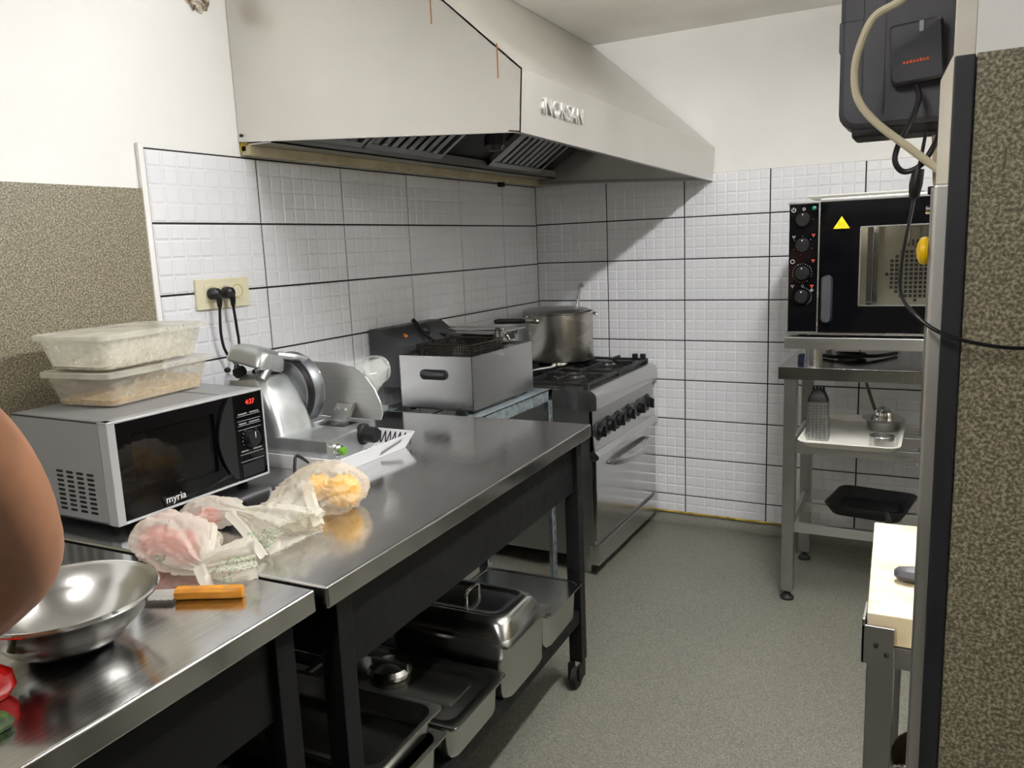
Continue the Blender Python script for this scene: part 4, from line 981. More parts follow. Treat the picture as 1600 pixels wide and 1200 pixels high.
for x in (x0+0.03, x1-0.03):
    for y in (y0+0.03, y1-0.03): MB().cyl((x, y, gz+0.0002), (x, y, z0+0.002), 0.012, n=12).build('foot', RUBBER, fr_)
m = MB(); m.rloft([(z0+0.03, 0.12, 0.155, 0.03), (z1-0.012, 0.135, 0.17, 0.03), (z1-0.010, 0.150, 0.185, 0.02), (z1-0.012, 0.150, 0.185, 0.02), (z1-0.014, 0.133, 0.168, 0.03), (z0+0.034, 0.118, 0.153, 0.03)], ((x0+x1)/2, 2.562)); m.build('oil_tank', SSDARK, fr_)
MB().box(x0+0.004, x1-0.004, 2.75, y1-0.004, z1-0.014, z1-0.010, 0.001).build('top_plate', SS, fr_)
cxh = (x0+x1)/2-0.005
m = MB().rloft([(0, 0.058, 0.018, 0.017), (0.006, 0.058, 0.018, 0.017), (0.010, 0.050, 0.012, 0.011)], k=5).xf(Matrix(((1, 0, 0, cxh), (0, 0, -1, y0), (0, 1, 0, 0.940), (0, 0, 0, 1)))); hh = m.build('handle_recess', BLKPL, fr_)
MB().tube([(cxh-0.048, y0-0.006, 0.947), (cxh, y0-0.018, 0.944), (cxh+0.048, y0-0.006, 0.941)], 0.008, 10).build('side_handle', BLKPL2, fr_)
# control head at the wall side
m = MB().prism([(XL+0.018, 0.880), (x0-0.001, 0.880), (x0-0.001, 1.035), (x0-0.012, 1.045), (-1.845, 1.098), (XL+0.018, 1.098)], 2.385, 2.800, axis='y', bev=0.004); ch = m.build('control_head', plain('charcoal_panel', srgb(52, 52, 54), 0.45), fr_)
sub(MB().lathe([(0.026, -0.002), (0.026, 0.012), (0.020, 0.018), (0.0, 0.018)], (0, 0, 0), 'z', 24).xf(Matrix.Translation((-1.797, 2.60, 1.074)) @ Matrix.Rotation(math.radians(32), 4, 'Y')), 'thermostat_knob', BLKPL, ch, fr_)
sub(MB().cyl((-1.790, 2.46, 1.066), (-1.786, 2.46, 1.072), 0.009, n=12), 'indicator_lamp', plain('orange_lamp', srgb(190, 110, 50), 0.4), ch, fr_)
sub(MB().cyl((-1.838, 2.455, 1.091), (-1.834, 2.455, 1.099), 0.007, n=12), 'indicator_lamp', plain('green_lamp_dim', srgb(40, 84, 66), 0.4), ch, fr_)
# frying basket hung over the tank
fb_ = thing('fryer_basket', 'dark wire frying basket standing in the fryer', 'basket', ((x0+x1)/2, 2.53, z1-0.06))
bx0, bx1, by0, by1, bz0_, bz1_ = -1.715, -1.475, 2.425, 2.655, 0.925, 1.042
DW = plain('dark_wire', srgb(58, 54, 48), 0.4, 0.8)
m = MB()
n = 22
for k in range(n+1):
    x = bx0+(bx1-bx0)*k/n; y = by0+(by1-by0)*k/n
    for yy in (by0, by1): m.box(x-0.0011, x+0.0011, yy-0.0011, yy+0.0011, bz0_, bz1_)
    for xx in (bx0, bx1): m.box(xx-0.0011, xx+0.0011, y-0.0011, y+0.0011, bz0_, bz1_)
    m.box(x-0.0011, x+0.0011, by0, by1, bz0_, bz0_+0.0022)
for k in range(11):
    z = bz0_+(bz1_-bz0_)*k/10
    for yy in (by0, by1): m.box(bx0, bx1, yy-0.0013, yy+0.0013, z-0.0011, z+0.0011)
    for xx in (bx0, bx1): m.box(xx-0.0013, xx+0.0013, by0, by1, z-0.0011, z+0.0011)
    m.box(bx0, bx1, by0+(by1-by0)*k/10-0.0011, by0+(by1-by0)*k/10+0.0011, bz0_, bz0_+0.0022)
w_ = m.build('wire_mesh', DW, fb_, smooth=False); w_['kind'] = 'stuff'
MB().tube([(bx0, by0, bz1_), (bx1, by0, bz1_), (bx1, by1, bz1_), (bx0, by1, bz1_), (bx0, by0, bz1_)], 0.0035, 8, 0).build('rim_wire', DW, fb_)
MB().tube([(bx1-0.002, 2.605, bz1_-0.02), (bx1-0.002, 2.605, bz1_+0.036), (bx1-0.002, 2.625, bz1_+0.040), (bx1-0.002, 2.635, bz1_+0.036), (bx1-0.002, 2.635, bz1_-0.02)], 0.003, 8, 3).build('hanging_hook', DW, fb_)
MB().tube([(bx0+0.005, 2.53, bz1_), (-1.76, 2.55, bz1_+0.022), (-1.80, 2.565, bz1_+0.054), (-1.83, 2.575, bz1_+0.075)], 0.008, 10).build('basket_handle', BLKPL, fb_)
# steel pan resting on the back of the fryer
rp = thing('roasting_pan', 'shallow steel roasting pan with wire handles on the back of the fryer', 'pan', (-1.69, 2.83, 1.0))
rc = (-1.715, 2.815); 
m = MB().rloft([(1.0015, 0.155, 0.095, 0.03), (1.006, 0.165, 0.105, 0.035), (1.050, 0.178, 0.118, 0.035), (1.052, 0.195, 0.135, 0.02), (1.055, 0.195, 0.135, 0.02), (1.054, 0.177, 0.117, 0.035), (1.010, 0.162, 0.102, 0.03), (1.005, 0.150, 0.09, 0.03)], rc)
m.build('pan_body', GNM, rp)
for s_ in (-1, 1): 
    x = rc[0]+s_*0.170
    MB().tube([(x, rc[1]-0.03, 1.040), (x+s_*0.022, rc[1]-0.03, 1.035), (x+s_*0.026, rc[1]-0.02, 1.018), (x+s_*0.026, rc[1]+0.02, 1.018), (x+s_*0.022, rc[1]+0.03, 1.035), (x, rc[1]+0.03, 1.040)], 0.003, 8, 3).build('wire_handle', CHROME, rp)
tg = thing('steel_spoon', 'long steel spoon lying across the roasting pan', 'spoon', (-1.62, 2.78, 1.055))
MB().tube([(-1.80, 2.78, 1.058), (-1.70, 2.76, 1.059), (-1.60, 2.755, 1.062), (-1.53, 2.76, 1.063)], 0.006, 8).build('spoon_handle', CHROME, tg)
MB().rloft([(1.050, 0.022, 0.016, 0.015), (1.056, 0.030, 0.022, 0.02), (1.061, 0.032, 0.024, 0.02)], (-1.825, 2.785)).build('spoon_bowl', CHROME, tg)

# ================================================================== GAS STOVE (front faces +x)
sv_ = thing('gas_stove', 'stainless gas range with oven in the corner under the hood', 'stove', (-1.58, 3.45, FLOOR))
sx0, sx1, sy0, sy1 = XL+0.02, -1.275, 3.045, 3.845
MB().box(sx0, sx1, sy0, sy1, 0.035, 0.70, 0.002).build('body', SSDARK, sv_)
for x in (sx0+0.05, sx1-0.06):
    for y in (sy0+0.05, sy1-0.05): MB().cyl((x, y, FLOOR), (x, y, 0.04), 0.02, n=14).build('leg', SSDARK, sv_)
# top frame with rounded front lip
m = MB().prism([(sx0, 0.690), (-1.262, 0.690), (-1.253, 0.696), (-1.253, 0.752), (-1.262, 0.766), (-1.278, 0.776), (sx0, 0.776)], sy0-0.006, sy1+0.004, axis='y'); m.build('top_frame', SS, sv_)
MB().box(sx0+0.01, -1.296, sy0+0.004, sy1-0.006, 0.7762, 0.7785).build('hob_pan', IRON, sv_)
# control panel leaning back, knobs, ledge
m = MB().prism([(-1.29, 0.505), (-1.268, 0.505), (-1.280, 0.690), (-1.29, 0.690)], sy0, sy1, axis='y'); cp = m.build('control_panel', SS, sv_)
MB().prism([(-1.29, 0.480), (-1.250, 0.480), (-1.248, 0.494), (-1.266, 0.512), (-1.29, 0.512)], sy0-0.004, sy1+0.002, axis='y').build('ledge', SS, sv_)
ky = [3.105, 3.215, 3.335, 3.475, 3.615, 3.745]
for k, y in enumerate(ky):
    kb = MB().lathe([(0.040, -0.004), (0.040, 0.003), (0.034, 0.006), (0.026, 0.006), (0.026, 0.020), (0.023, 0.024), (0, 0.024)], (-1.273, y, 0.592+0.004*(k % 2)), 'x', 24).build('knob', BLKPL, sv_)
    sub(MB().box(-1.252, -1.236, y-0.007, y+0.007, 0.568, 0.616, 0.003), 'knob_grip', BLKPL, kb, sv_)
    sub(MB().lathe([(0.041, 0.001), (0.043, 0.002), (0.041, 0.004)], (-1.273, y, 0.592), 'x', 24, closed=True), 'knob_ring', BLKPL2, kb, sv_)
# oven door, handle, plinth
dr = MB().box(-1.285, -1.262, sy0-0.004, sy1-0.004, 0.112, 0.474, 0.004).build('oven_door', plain('polished_steel', (0.50, 0.50, 0.49, 1), 0.17, 1.0), sv_)
m = MB(); n = 16; rr = []
for k in range(n+1):
    t = k/n; y = 3.185+(3.70-3.185)*t; b_ = math.sin(PI*t)
    x = -1.262+0.010+0.038*b_; z = 0.428-0.022*b_; hw = 0.006+0.012*b_**0.5
    rr.append([(x-0.006, y, z+hw), (x+0.004, y, z+hw*0.7), (x+0.006, y, z), (x+0.004, y, z-hw*0.7), (x-0.006, y, z-hw)])
m.rings(rr); bmesh.ops.recalc_face_normals(m.bm, faces=m.bm.faces); sub(m, 'door_handle', SS, dr, sv_)
for y in (3.20, 3.685): sub(MB().cyl((-1.263, y, 0.427), (-1.244, y, 0.425), 0.006, n=10), 'handle_post', SS, dr, sv_)
MB().box(-1.30, -1.256, sy0-0.006, sy1-0.002, 0.005, 0.096, 0.003).build('plinth', SS, sv_)
MB().box(-1.30, -1.284, sy0+0.002, sy1-0.008, 0.096, 0.112).build('door_gap', BLKPL, sv_)
MB().box(-1.30, -1.284, sy0+0.002, sy1-0.008, 0.474, 0.481).build('door_gap', BLKPL, sv_)
# burners and cast grates (2 x 2)
gw = (-1.30-sx0-0.02)/2; gd = (sy1-sy0-0.02)/2
for i in range(2):
    for j in range(2):
        cx = sx0+0.02+gw*(i+0.5); cy = sy0+0.01+gd*(j+0.5)
        bn = MB().lathe([(0.062, 0), (0.062, 0.008), (0.046, 0.012), (0.046, 0.020), (0.034, 0.023), (0.034, 0.027), (0, 0.028)], (cx, cy, 0.7785), 'z', 28).build('burner', SSDARK, sv_)
        sub(MB().lathe([(0.036, 0.027), (0.036, 0.031), (0.03, 0.034), (0, 0.035)], (cx, cy, 0.7785), 'z', 28), 'burner_cap', IRON, bn, sv_)
        m = MB(); hx, hy = gw/2-0.006, gd/2-0.006; z0, z1 = 0.790, 0.803
        for s_ in (-1, 1):
            m.box(cx-hx, cx+hx, cy+s_*hy-0.007, cy+s_*hy+0.007, z0, z1, 0.002); m.box(cx+s_*hx-0.007, cx+s_*hx+0.007, cy-hy, cy+hy, z0, z1, 0.002)
            m.box(cx+s_*0.055, cx+s_*hx, cy-0.006, cy+0.006, z0+0.002, z1+0.014, 0.002); m.box(cx-0.006, cx+0.006, cy+s_*0.055, cy+s_*hy, z0+0.002, z1+0.014, 0.002)
            for q in (-1, 1):
                m.box(cx+s_*hx-0.010, cx+s_*hx+0.010, cy+q*hy-0.010, cy+q*hy+0.010, 0.778, z1, 0.002)
                a = Vector((cx+s_*0.075, cy+q*0.075, 0)); 
        m.lathe([(0.085, z0), (0.095, z0), (0.095, z1), (0.085, z1)], (cx, cy, 0), 'z', 28, closed=True)
        m.build('grate', IRON, sv_)
for (x, y) in ((sx0+0.3, sy1-0.02), (-1.36, sy1-0.02), (-1.32, sy1-0.015)): MB().box(x-0.014, x+0.014, y-0.009, y+0.009, 0.803, 0.826, 0.004).build('grate_lug', IRON, sv_)

# ================================================================== STOCK POT on the stove, with ladle
pc = (-1.676, 3.615); pz = 0.8178; pR = 0.163
po = thing('stock_pot', 'tall dull steel pot with a lid and long dark handle on the stove', 'pot', (pc[0], pc[1], pz))
MB().lathe([(0, 0.0), (pR-0.012, 0.0), (pR-0.003, 0.004), (pR, 0.014), (pR, 0.232), (pR+0.006, 0.236), (pR+0.006, 0.240), (pR-0.003, 0.240), (pR-0.004, 0.016), (0, 0.006)], (pc[0], pc[1], pz), 'z', 56).build('pot_body', POTM, po)
ld = MB().lathe([(pR-0.006, 0.2405), (pR+0.004, 0.242), (pR+0.005, 0.246), (pR-0.002, 0.252), (pR-0.02, 0.257), (0.06, 0.262), (0, 0.263)], (pc[0]-0.014, pc[1]-0.016, pz+0.0008), 'z', 56).build('lid', SSDARK, po)
for s_, a in ((1, 0.45), (-1, 0.45)):
    d = Vector((math.cos(a), math.sin(a), 0))*s_; p_ = Vector((-d.y, d.x, 0)); c = Vector((pc[0], pc[1], pz+0.225))+d*pR
    MB().tube([c-p_*0.04, c-p_*0.035+d*0.022, c+p_*0.035+d*0.022, c+p_*0.04], 0.005, 8, 4).build('loop_handle', CHROME, po)
hs = Vector((-1.722, 3.468, pz+0.203)); 
MB().tube([hs, (-1.742, 3.432, pz+0.209), (-1.765, 3.392, pz+0.213)], 0.010, 10, radii=[0.012, 0.011, 0.011]).build('handle_socket', POTM, po)
MB().tube([(-1.763, 3.396, pz+0.213), (-1.795, 3.335, pz+0.218), (-1.828, 3.27, pz+0.223), (-1.840, 3.246, pz+0.224)], 0.012, 12, radii=[0.011, 0.013, 0.0135, 0.010]).build('handle', BLKPL, po)
la = thing('ladle', 'steel ladle hooked upright in the stock pot behind its lid', 'ladle', (-1.60, 3.76, pz+0.01))
ex = Vector((pc[0]+0.110, pc[1]+0.140, pz+0.02)) 
MB().tube([(-1.665, 3.66, pz+0.04), (-1.656, 3.71, pz+0.15), (-1.648, 3.760, pz+0.243), (-1.637, 3.772, pz+0.325), (-1.631, 3.774, pz+0.355), (-1.619, 3.774, pz+0.362), (-1.612, 3.774, pz+0.350)], 0.0085, 8, 5).build('ladle_handle', SSDARK, la)
MB().lathe([(0, 0.0), (0.025, 0.004), (0.04, 0.02), (0.045, 0.04), (0.042, 0.04), (0.037, 0.02), (0.02, 0.006), (0, 0.004)], (-1.665, 3.64, pz+0.02), 'z', 24).build('ladle_bowl', SSDARK, la)
sp = thing('serving_spoon', 'steel serving spoon lying across the stove grates beside the fryer', 'spoon', (-1.585, 3.2, 0.8185))
MB().tube([(-1.603, 3.065, 0.838), (-1.590, 3.16, 0.836), (-1.580, 3.26, 0.830), (-1.574, 3.325, 0.828)], 0.006, 8).build('spoon_handle', CHROME, sp)
MB().rloft([(0.8185, 0.020, 0.030, 0.018), (0.826, 0.030, 0.042, 0.028), (0.832, 0.033, 0.046, 0.03), (0.832, 0.031, 0.044, 0.03), (0.8215, 0.018, 0.028, 0.016)], (-1.572, 3.365)).build('spoon_bowl', CHROME, sp)

# ================================================================== OVEN STAND
os_ = thing('oven_stand', 'stainless steel stand with rail shelves under the convection oven', 'stand', (-0.19, 3.36, FLOOR))
ox0, ox1, oy0, oy1 = -0.537, 0.20, 3.122, 3.640
m = MB().box(ox0, ox1, oy0, oy1, 0.888, 0.893, 0.001); m.box(ox0, ox1, oy0, oy0+0.004, 0.846, 0.892, 0.001); m.box(ox0, ox1, oy1-0.004, oy1, 0.846, 0.892, 0.001); m.box(ox0, ox0+0.004, oy0, oy1, 0.846, 0.892, 0.001); m.box(ox1-0.004, ox1, oy0, oy1, 0.846, 0.892, 0.001)
m.build('top', SSTOP, os_)
lxs = (-0.517, 0.135); lys = (3.128, 3.575); lw = 0.046
for x in lxs:
    for y in lys:
        MB().box(x, x+lw, y, y+lw, -0.012, 0.888, 0.003).build('leg', SSDARK, os_)
        m = MB().cyl((x+lw/2, y+lw/2, -0.03), (x+lw/2, y+lw/2, -0.010), 0.012, n=14); m.lathe([(0, 0), (0.026, 0), (0.026, 0.008), (0.017, 0.016), (0.013, 0.022), (0, 0.022)], (x+lw/2, y+lw/2, FLOOR+0.0002), 'z', 20); m.build('foot', RUBBER, os_)
for zc, ys in ((0.575, (3.14, 3.36, 3.585)), (0.255, (3.14, 3.40, 3.585))):
    for y in ys: MB().box(lxs[0]+lw-0.004, lxs[1]+0.004, y, y+0.022, zc-0.020, zc+0.018, 0.002).build('shelf_rail', SSH, os_)
    for x in lxs: MB().box(x+0.012, x+0.034, lys[0]+lw-0.004, lys[1]+0.004, zc-0.018, zc+0.016, 0.002).build('side_rail', SSH, os_)
for x in (-0.418, 0.08):
    for y in (3.175, 3.56): MB().lathe([(0, 0), (0.033, 0), (0.033, 0.024), (0.0315, 0.025), (0.0315, 0.070), (0, 0.070)], (x, y, 0.8935), 'z', 28).build('oven_pillar', SS, os_)
m = MB().box(ox0+0.018, ox1-0.02, oy0+0.004, oy1-0.02, 0.9636, 1.007, 0.002); m.build('support_plate', SSH, os_)

# ================================================================== CONVECTION OVEN (front faces -y)
ov = thing('convection_oven', 'black fronted convection oven with four knobs on the steel stand', 'oven', (-0.19, 3.40, 1.0075))
vx0, vx1, vy0, vy1, vz0, vz1 = -0.514, 0.115, 3.150, 3.640, 1.0205, 1.506
xs_ = -0.404
m = MB(); T_ = 0.012
m.box(vx0, vx1, vy0+0.012, vy1, vz1-T_, vz1, 0.002); m.box(vx0, vx1, vy0+0.012, vy1, vz0, vz0+T_, 0.002); m.box(vx0, vx0+0.004, vy0+0.012, vy1, vz0, vz1, 0.002); m.box(vx1-T_, vx1, vy0+0.012, vy1, vz0, vz1, 0.002); m.box(vx0, vx1, vy1-T_, vy1, vz0, vz1, 0.002)
m.build('casing', SS, ov)
for x in (vx0+0.05, vx1-0.05):
    for y in (vy0+0.05, vy1-0.05): MB().cyl((x, y, 1.0075), (x, y, vz0+0.002), 0.018, n=14).build('foot', RUBBER, ov)
# cavity
ix0, ix1, iy0, iy1, iz0, iz1 = -0.37, 0.08, vy0+0.02, vy1-0.06, vz0+0.055, vz1-0.055
m = MB(); m.box(ix0-0.004, ix0, iy0, iy1, iz0, iz1); m.box(ix1, ix1+0.004, iy0, iy1, iz0, iz1); m.box(ix0, ix1, iy0, iy1, iz0-0.004, iz0); m.box(ix0, ix1, iy0, iy1, iz1, iz1+0.004); m.box(ix0, ix1, iy1, iy1+0.004, iz0, iz1)
m.build('cavity', OVENIN, ov, smooth=False)
m = MB(); gc = (-0.095, 1.215)
for i in range(-6, 7):
    for j in range(-6, 7):
        if i*i+j*j > 36: continue
        x = gc[0]+i*0.0175; z = gc[1]+j*0.0175
        m.box(x-0.006, x+0.006, iy1-0.004, iy1-0.001, z-0.006, z+0.006)
for k in range(5): m.box(-0.125+0.0155*k-0.004, -0.125+0.0155*k+0.004, iy1-0.004, iy1-0.001, 1.325, 1.35)
g = m.build('fan_grille', plain('grille_dark', srgb(58, 48, 38), 0.5), ov, smooth=False); g['kind'] = 'stuff'
MB().tube([(-0.125, iy1-0.006, 1.335), (-0.125, iy1-0.006, 1.40), (-0.085, iy1-0.006, 1.40), (-0.085, iy1-0.006, 1.335)], 0.003, 6, 0).build('thermostat_probe', SSDARK, ov)
for x, s_ in ((-0.245, 1), (ix1-0.008, -1)):
    m = MB()
    for k in range(4): 
        z = iz0+0.05+0.085*k; m.tube([(x, iy0+0.03, z), (x, iy1-0.03, z)], 0.003, 6, 0)
    for y in (iy0+0.06, iy1-0.06): m.tube([(x, y, iz0+0.02), (x, y, iz1-0.02)], 0.004, 6, 0); m.box(x-0.003, x+0.003+s_*0.012, y-0.006, y+0.006, iz0+0.03, iz1-0.03)
    m.build('rack_support', CHROME, ov)
ll = bpy.data.lights.new('oven_fill_light', 'POINT'); ll.energy = 0.55; ll.color = (1.0, 0.93, 0.8); ll.shadow_soft_size = 0.03  # added fill light that brightens the cavity; no bulb is modelled here
lo = bpy.data.objects.new('oven_fill_light', ll); COL.objects.link(lo); lo.location = (-0.30+0.19, iy0+0.10-3.40, iz1-0.03-1.0075); lo.parent = ov
# door: black glass frame with window, steel edge strips
dx0, dx1 = xs_, vx1
wx0, wx1, wz0, wz1 = -0.268, 0.045, 1.122, 1.408
m = MB()
for b in ((dx0, wx0, vz0+0.004, vz1-0.008), (wx1, dx1, vz0+0.004, vz1-0.008), (wx0, wx1, vz0+0.004, wz0), (wx0, wx1, wz1, vz1-0.008)): m.box(b[0], b[1], vy0-0.006, vy0+0.018, b[2], b[3])
od = m.build('door', BLKGL, ov, smooth=False)
sub(MB().box(wx0, wx1, vy0-0.002, vy0+0.004, wz0, wz1), 'window', GLASS, od, ov)
m = MB(); 
for b in ((wx0, wx0+0.004, wz0, wz1), (wx1-0.004, wx1, wz0, wz1), (wx0, wx1, wz0, wz0+0.004), (wx0, wx1, wz1-0.004, wz1)): m.box(b[0], b[1], vy0-0.004, vy0+0.006, b[2], b[3])
sub(m, 'window_frame', SSDARK, od, ov, smooth=False)
m = MB().box(dx0, dx1, vy0-0.010, vy0+0.016, vz1-0.008, vz1+0.006, 0.002); m.build('top_edge', SS, ov)
MB().box(vx0, xs_, vy0-0.006, vy0+0.016, vz1-0.010, vz1-0.002, 0.001).build('top_edge', SS, ov)
MB().box(xs_-0.004, xs_+0.001, vy0-0.010, vy0+0.016, vz0, vz1-0.002, 0.001).build('door_edge', SS, ov)
MB().box(vx0, dx1, vy0-0.006, vy0+0.016, vz0-0.004, vz0+0.006, 0.001).build('bottom_edge', SS, ov)
m = MB().rloft([(0, 0.020, 0.088, 0.019), (0.012, 0.020, 0.088, 0.019), (0.022, 0.015, 0.083, 0.014)], k=6).xf(Matrix(((1, 0, 0, -0.374), (0, 0, -1, vy0-0.0055), (0, 1, 0, 1.148), (0, 0, 0, 1)))); sub(m, 'door_handle', plain('dark_grey_handle', srgb(48, 50, 54), 0.4), od, ov)
tri = [(-0.358, 1.402), (-0.302, 1.402), (-0.330, 1.446)]
wn = sub(MB().prism(tri, vy0-0.0072, vy0-0.0055, axis='y'), 'warning_sign', YELLOW, od, ov, smooth=False)
m = MB()
for dx in (-0.008, 0, 0.008): m.tube([(-0.330+dx, vy0-0.0074, 1.409), (-0.327+dx, vy0-0.0074, 1.416), (-0.332+dx, vy0-0.0074, 1.422), (-0.329+dx, vy0-0.0074, 1.428)], 0.0009, 5, 3)
sub(m, 'heat_symbol', plain('amber_print', srgb(150, 110, 10), 0.5), od, ov)
# control panel
cpn = MB().box(vx0+0.003, xs_-0.004, vy0-0.004, vy0+0.016, vz0+0.006, vz1-0.010, 0.001).build('control_panel', BLKGL, ov)
kz = [1.440, 1.347, 1.245, 1.158]; kx = -0.462; fy = vy0-0.004
for i, z in enumerate(kz):
    k = MB().lathe([(0.026, -0.001), (0.026, 0.004), (0.0245, 0.018), (0.022, 0.020), (0, 0.020)], (kx, fy, z), '-y', 28).build('knob', plain('oven_knob', srgb(13, 13, 14), 0.5, spec=0.2), ov)
    sub(MB().cyl((kx+0.000, fy-0.0195, z+0.018), (kx+0.000, fy-0.0205, z+0.018), 0.0024, n=8), 'knob_mark', WPRINT, k, ov)
    m = MB(); n = (1, 6, 22, 12)[i]
    for q in range(n):
        a = (0.0 if n == 1 else (-0.35+q*(2*PI-0.4)/n if i < 3 else -0.9+q*2.6/n)); r = 0.034
        m.box(kx+r*math.cos(a)-0.0016, kx+r*math.cos(a)+0.0016, fy-0.0006, fy+0.0002, z+r*math.sin(a)-0.0011, z+r*math.sin(a)+0.0011)
    sub(m, 'scale_print', GPRINT, cpn, ov, smooth=False, kind='stuff')
def ringprint(x, z, r, mat, a0=0, a1=2*PI):
    n = 14; sub(MB().tube([(x+r*math.cos(a0+(a1-a0)*k/n), fy-0.0004, z+r*math.sin(a0+(a1-a0)*k/n)) for k in range(n+1)], 0.0009, 4, 0), 'symbol_print', mat, cpn, ov)
ringprint(-0.496, 1.476, 0.007, WPRINT, 2.2, 7.2); sub(MB().box(-0.4968, -0.4952, fy-0.001, fy, 1.476, 1.486), 'symbol_print', WPRINT, cpn, ov)
ringprint(-0.460, 1.478, 0.0045, WPRINT); ringprint(-0.497, 1.288, 0.007, WPRINT); ringprint(-0.460, 1.198, 0.004, GPRINT); ringprint(-0.427, 1.182, 0.004, WPRINT)
for x, z, mt in ((-0.494, 1.378, GPRINT), (-0.425, 1.383, RPRINT), (-0.425, 1.290, RPRINT), (-0.427, 1.197, OPRINT), (-0.496, 1.197, GPRINT)):
    m = MB()
    for k in range(3):
        a = k*2.1+0.5; m.box(x+0.004*math.cos(a)-0.0022, x+0.004*math.cos(a)+0.0022, fy-0.0006, fy, z+0.004*math.sin(a)-0.0022, z+0.004*math.sin(a)+0.0022)
    sub(m, 'symbol_print', mt, cpn, ov, smooth=False, kind='stuff')
sub(MB().lathe([(0.0075, -0.001), (0.0075, 0.003), (0.005, 0.005), (0, 0.0055)], (-0.425, fy, 1.480), '-y', 16), 'pilot_lamp', GREENL, cpn, ov)
# white tray on top of the oven
wt = thing('oven_tray', 'thin white tray lying on top of the convection oven', 'tray', (-0.30, 3.4, vz1))
MB().rloft([(vz1+0.0065, 0.17, 0.15, 0.02), (vz1+0.020, 0.20, 0.18, 0.03), (vz1+0.022, 0.20, 0.18, 0.03), (vz1+0.010, 0.168, 0.148, 0.02)], (-0.275, 3.42)).build('tray_body', TRAYW, wt)

# ================================================================== THINGS ON THE OVEN STAND
stt = thing('shelf_tray', 'white plastic tray on the middle rails of the oven stand', 'tray', (-0.285, 3.34, 0.594))
tc_ = (-0.283, 3.345); tz = 0.5940
MB().rloft([(tz, 0.148, 0.245, 0.03), (tz+0.004, 0.155, 0.252, 0.035), (tz+0.022, 0.170, 0.267, 0.04), (tz+0.024, 0.178, 0.275, 0.045), (tz+0.026, 0.178, 0.275, 0.045), (tz+0.026, 0.168, 0.265, 0.04), (tz+0.006, 0.153, 0.250, 0.035)], tc_).build('tray_body', TRAYW, stt)
z_ = tz+0.0065
gr = thing('box_grater', 'steel box grater with a black top on the white shelf tray', 'grater', (-0.402, 3.20, z_))
m = MB().rloft([(z_, 0.042, 0.030, 0.008), (z_+0.150, 0.036, 0.022, 0.008)], (-0.402, 3.21), cap0=True); gb = m.build('grater_body', SSDARK, gr)
m = MB()
for i in range(5):
    for j in range(13):
        x = -0.402-0.028+0.014*i; zz = z_+0.014+0.0102*j
        m.box(x-0.0036, x+0.0036, 3.1765+0.0005*j, 3.1825+0.0005*j, zz-0.0028, zz+0.0028)
for i in range(4):
    for j in range(13):
        y = 3.19+0.013*i; zz = z_+0.014+0.0102*j; m.box(-0.366+0.0-0.0005*j, -0.3595-0.0004*j, y-0.0034, y+0.0034, zz-0.0028, zz+0.0028)
te = m.build('grater_teeth', noisy('teeth', srgb(40, 40, 40), srgb(150, 150, 148), scale=300, rough=(0.3, 0.5), metal=0.8), gr, smooth=False); te['kind'] = 'stuff'
m = MB().rloft([(z_+0.150, 0.038, 0.024, 0.008), (z_+0.162, 0.036, 0.022, 0.008), (z_+0.190, 0.024, 0.017, 0.008), (z_+0.200, 0.012, 0.012, 0.006)], (-0.402, 3.21))
for k in range(4): m.cyl((-0.42+0.012*k, 3.21, z_+0.190), (-0.42+0.012*k, 3.21, z_+0.212-0.003*abs(k-1.5)), 0.006, 0.004, n=8)
m.build('grater_grip', BLKPL, gr)
ju = thing('citrus_juicer', 'steel hand juicer with ribbed cone at the back of the shelf tray', 'juicer', (-0.180, 3.46, z_))
jc = (-0.185, 3.450, z_)
MB().lathe([(0, 0), (0.052, 0), (0.056, 0.006), (0.062, 0.040), (0.060, 0.040), (0.053, 0.006), (0, 0.004)], jc, 'z', 36).build('catch_bowl', SSDARK, ju)
MB().lathe([(0.058, 0.040), (0.076, 0.046), (0.078, 0.049), (0.074, 0.050), (0.040, 0.044), (0, 0.044)], jc, 'z', 36).build('rim_plate', CHROME, ju)
m = MB().lathe([(0.034, 0.044), (0.034, 0.060), (0.028, 0.078), (0.016, 0.092), (0, 0.097)], jc, 'z', 40)
for v in m.bm.verts:
    d = Vector((v.co.x-jc[0], v.co.y-jc[1], 0)); a = math.atan2(d.y, d.x); k = 1+0.10*math.cos(10*a); v.co.x = jc[0]+d.x*k; v.co.y = jc[1]+d.y*k
m.build('ribbed_cone', CHROME, ju)
wsp = thing('wooden_spoon', 'slim wooden handle leaning behind the juicer against the tiles', 'utensil', (-0.19, 3.52, z_))
MB().tube([(-0.205, 3.533, z_+0.030), (-0.235, 3.56, z_+0.09), (-0.285, 3.60, z_+0.235)], 0.006, 8, 5, radii=[0.0085, 0.0065, 0.006]).build('handle', noisy('dull_wood', srgb(92, 82, 62), srgb(126, 112, 86), scale=20, rough=(0.5, 0.6)), wsp)
MB().rloft([(z_+0.0005, 0.014, 0.010, 0.008), (z_+0.03, 0.016, 0.010, 0.008), (z_+0.045, 0.008, 0.006, 0.005)], (-0.200, 3.530)).build('spoon_head', MATS['dull_wood'], wsp)
cr_ = thing('pastry_ring', 'small round steel pastry ring at the front of the shelf tray', 'ring mould', (-0.170, 3.14, z_))
MB().lathe([(0.042, 0), (0.0435, 0), (0.0435, 0.042), (0.042, 0.042)], (-0.172, 3.165, z_), 'z', 40, closed=True).build('ring_wall', SS, cr_)
MB().lathe([(0.0435, 0.040), (0.045, 0.041), (0.0435, 0.043)], (-0.172, 3.165, z_), 'z', 40, closed=True).build('ring_rim', CHROME, cr_)
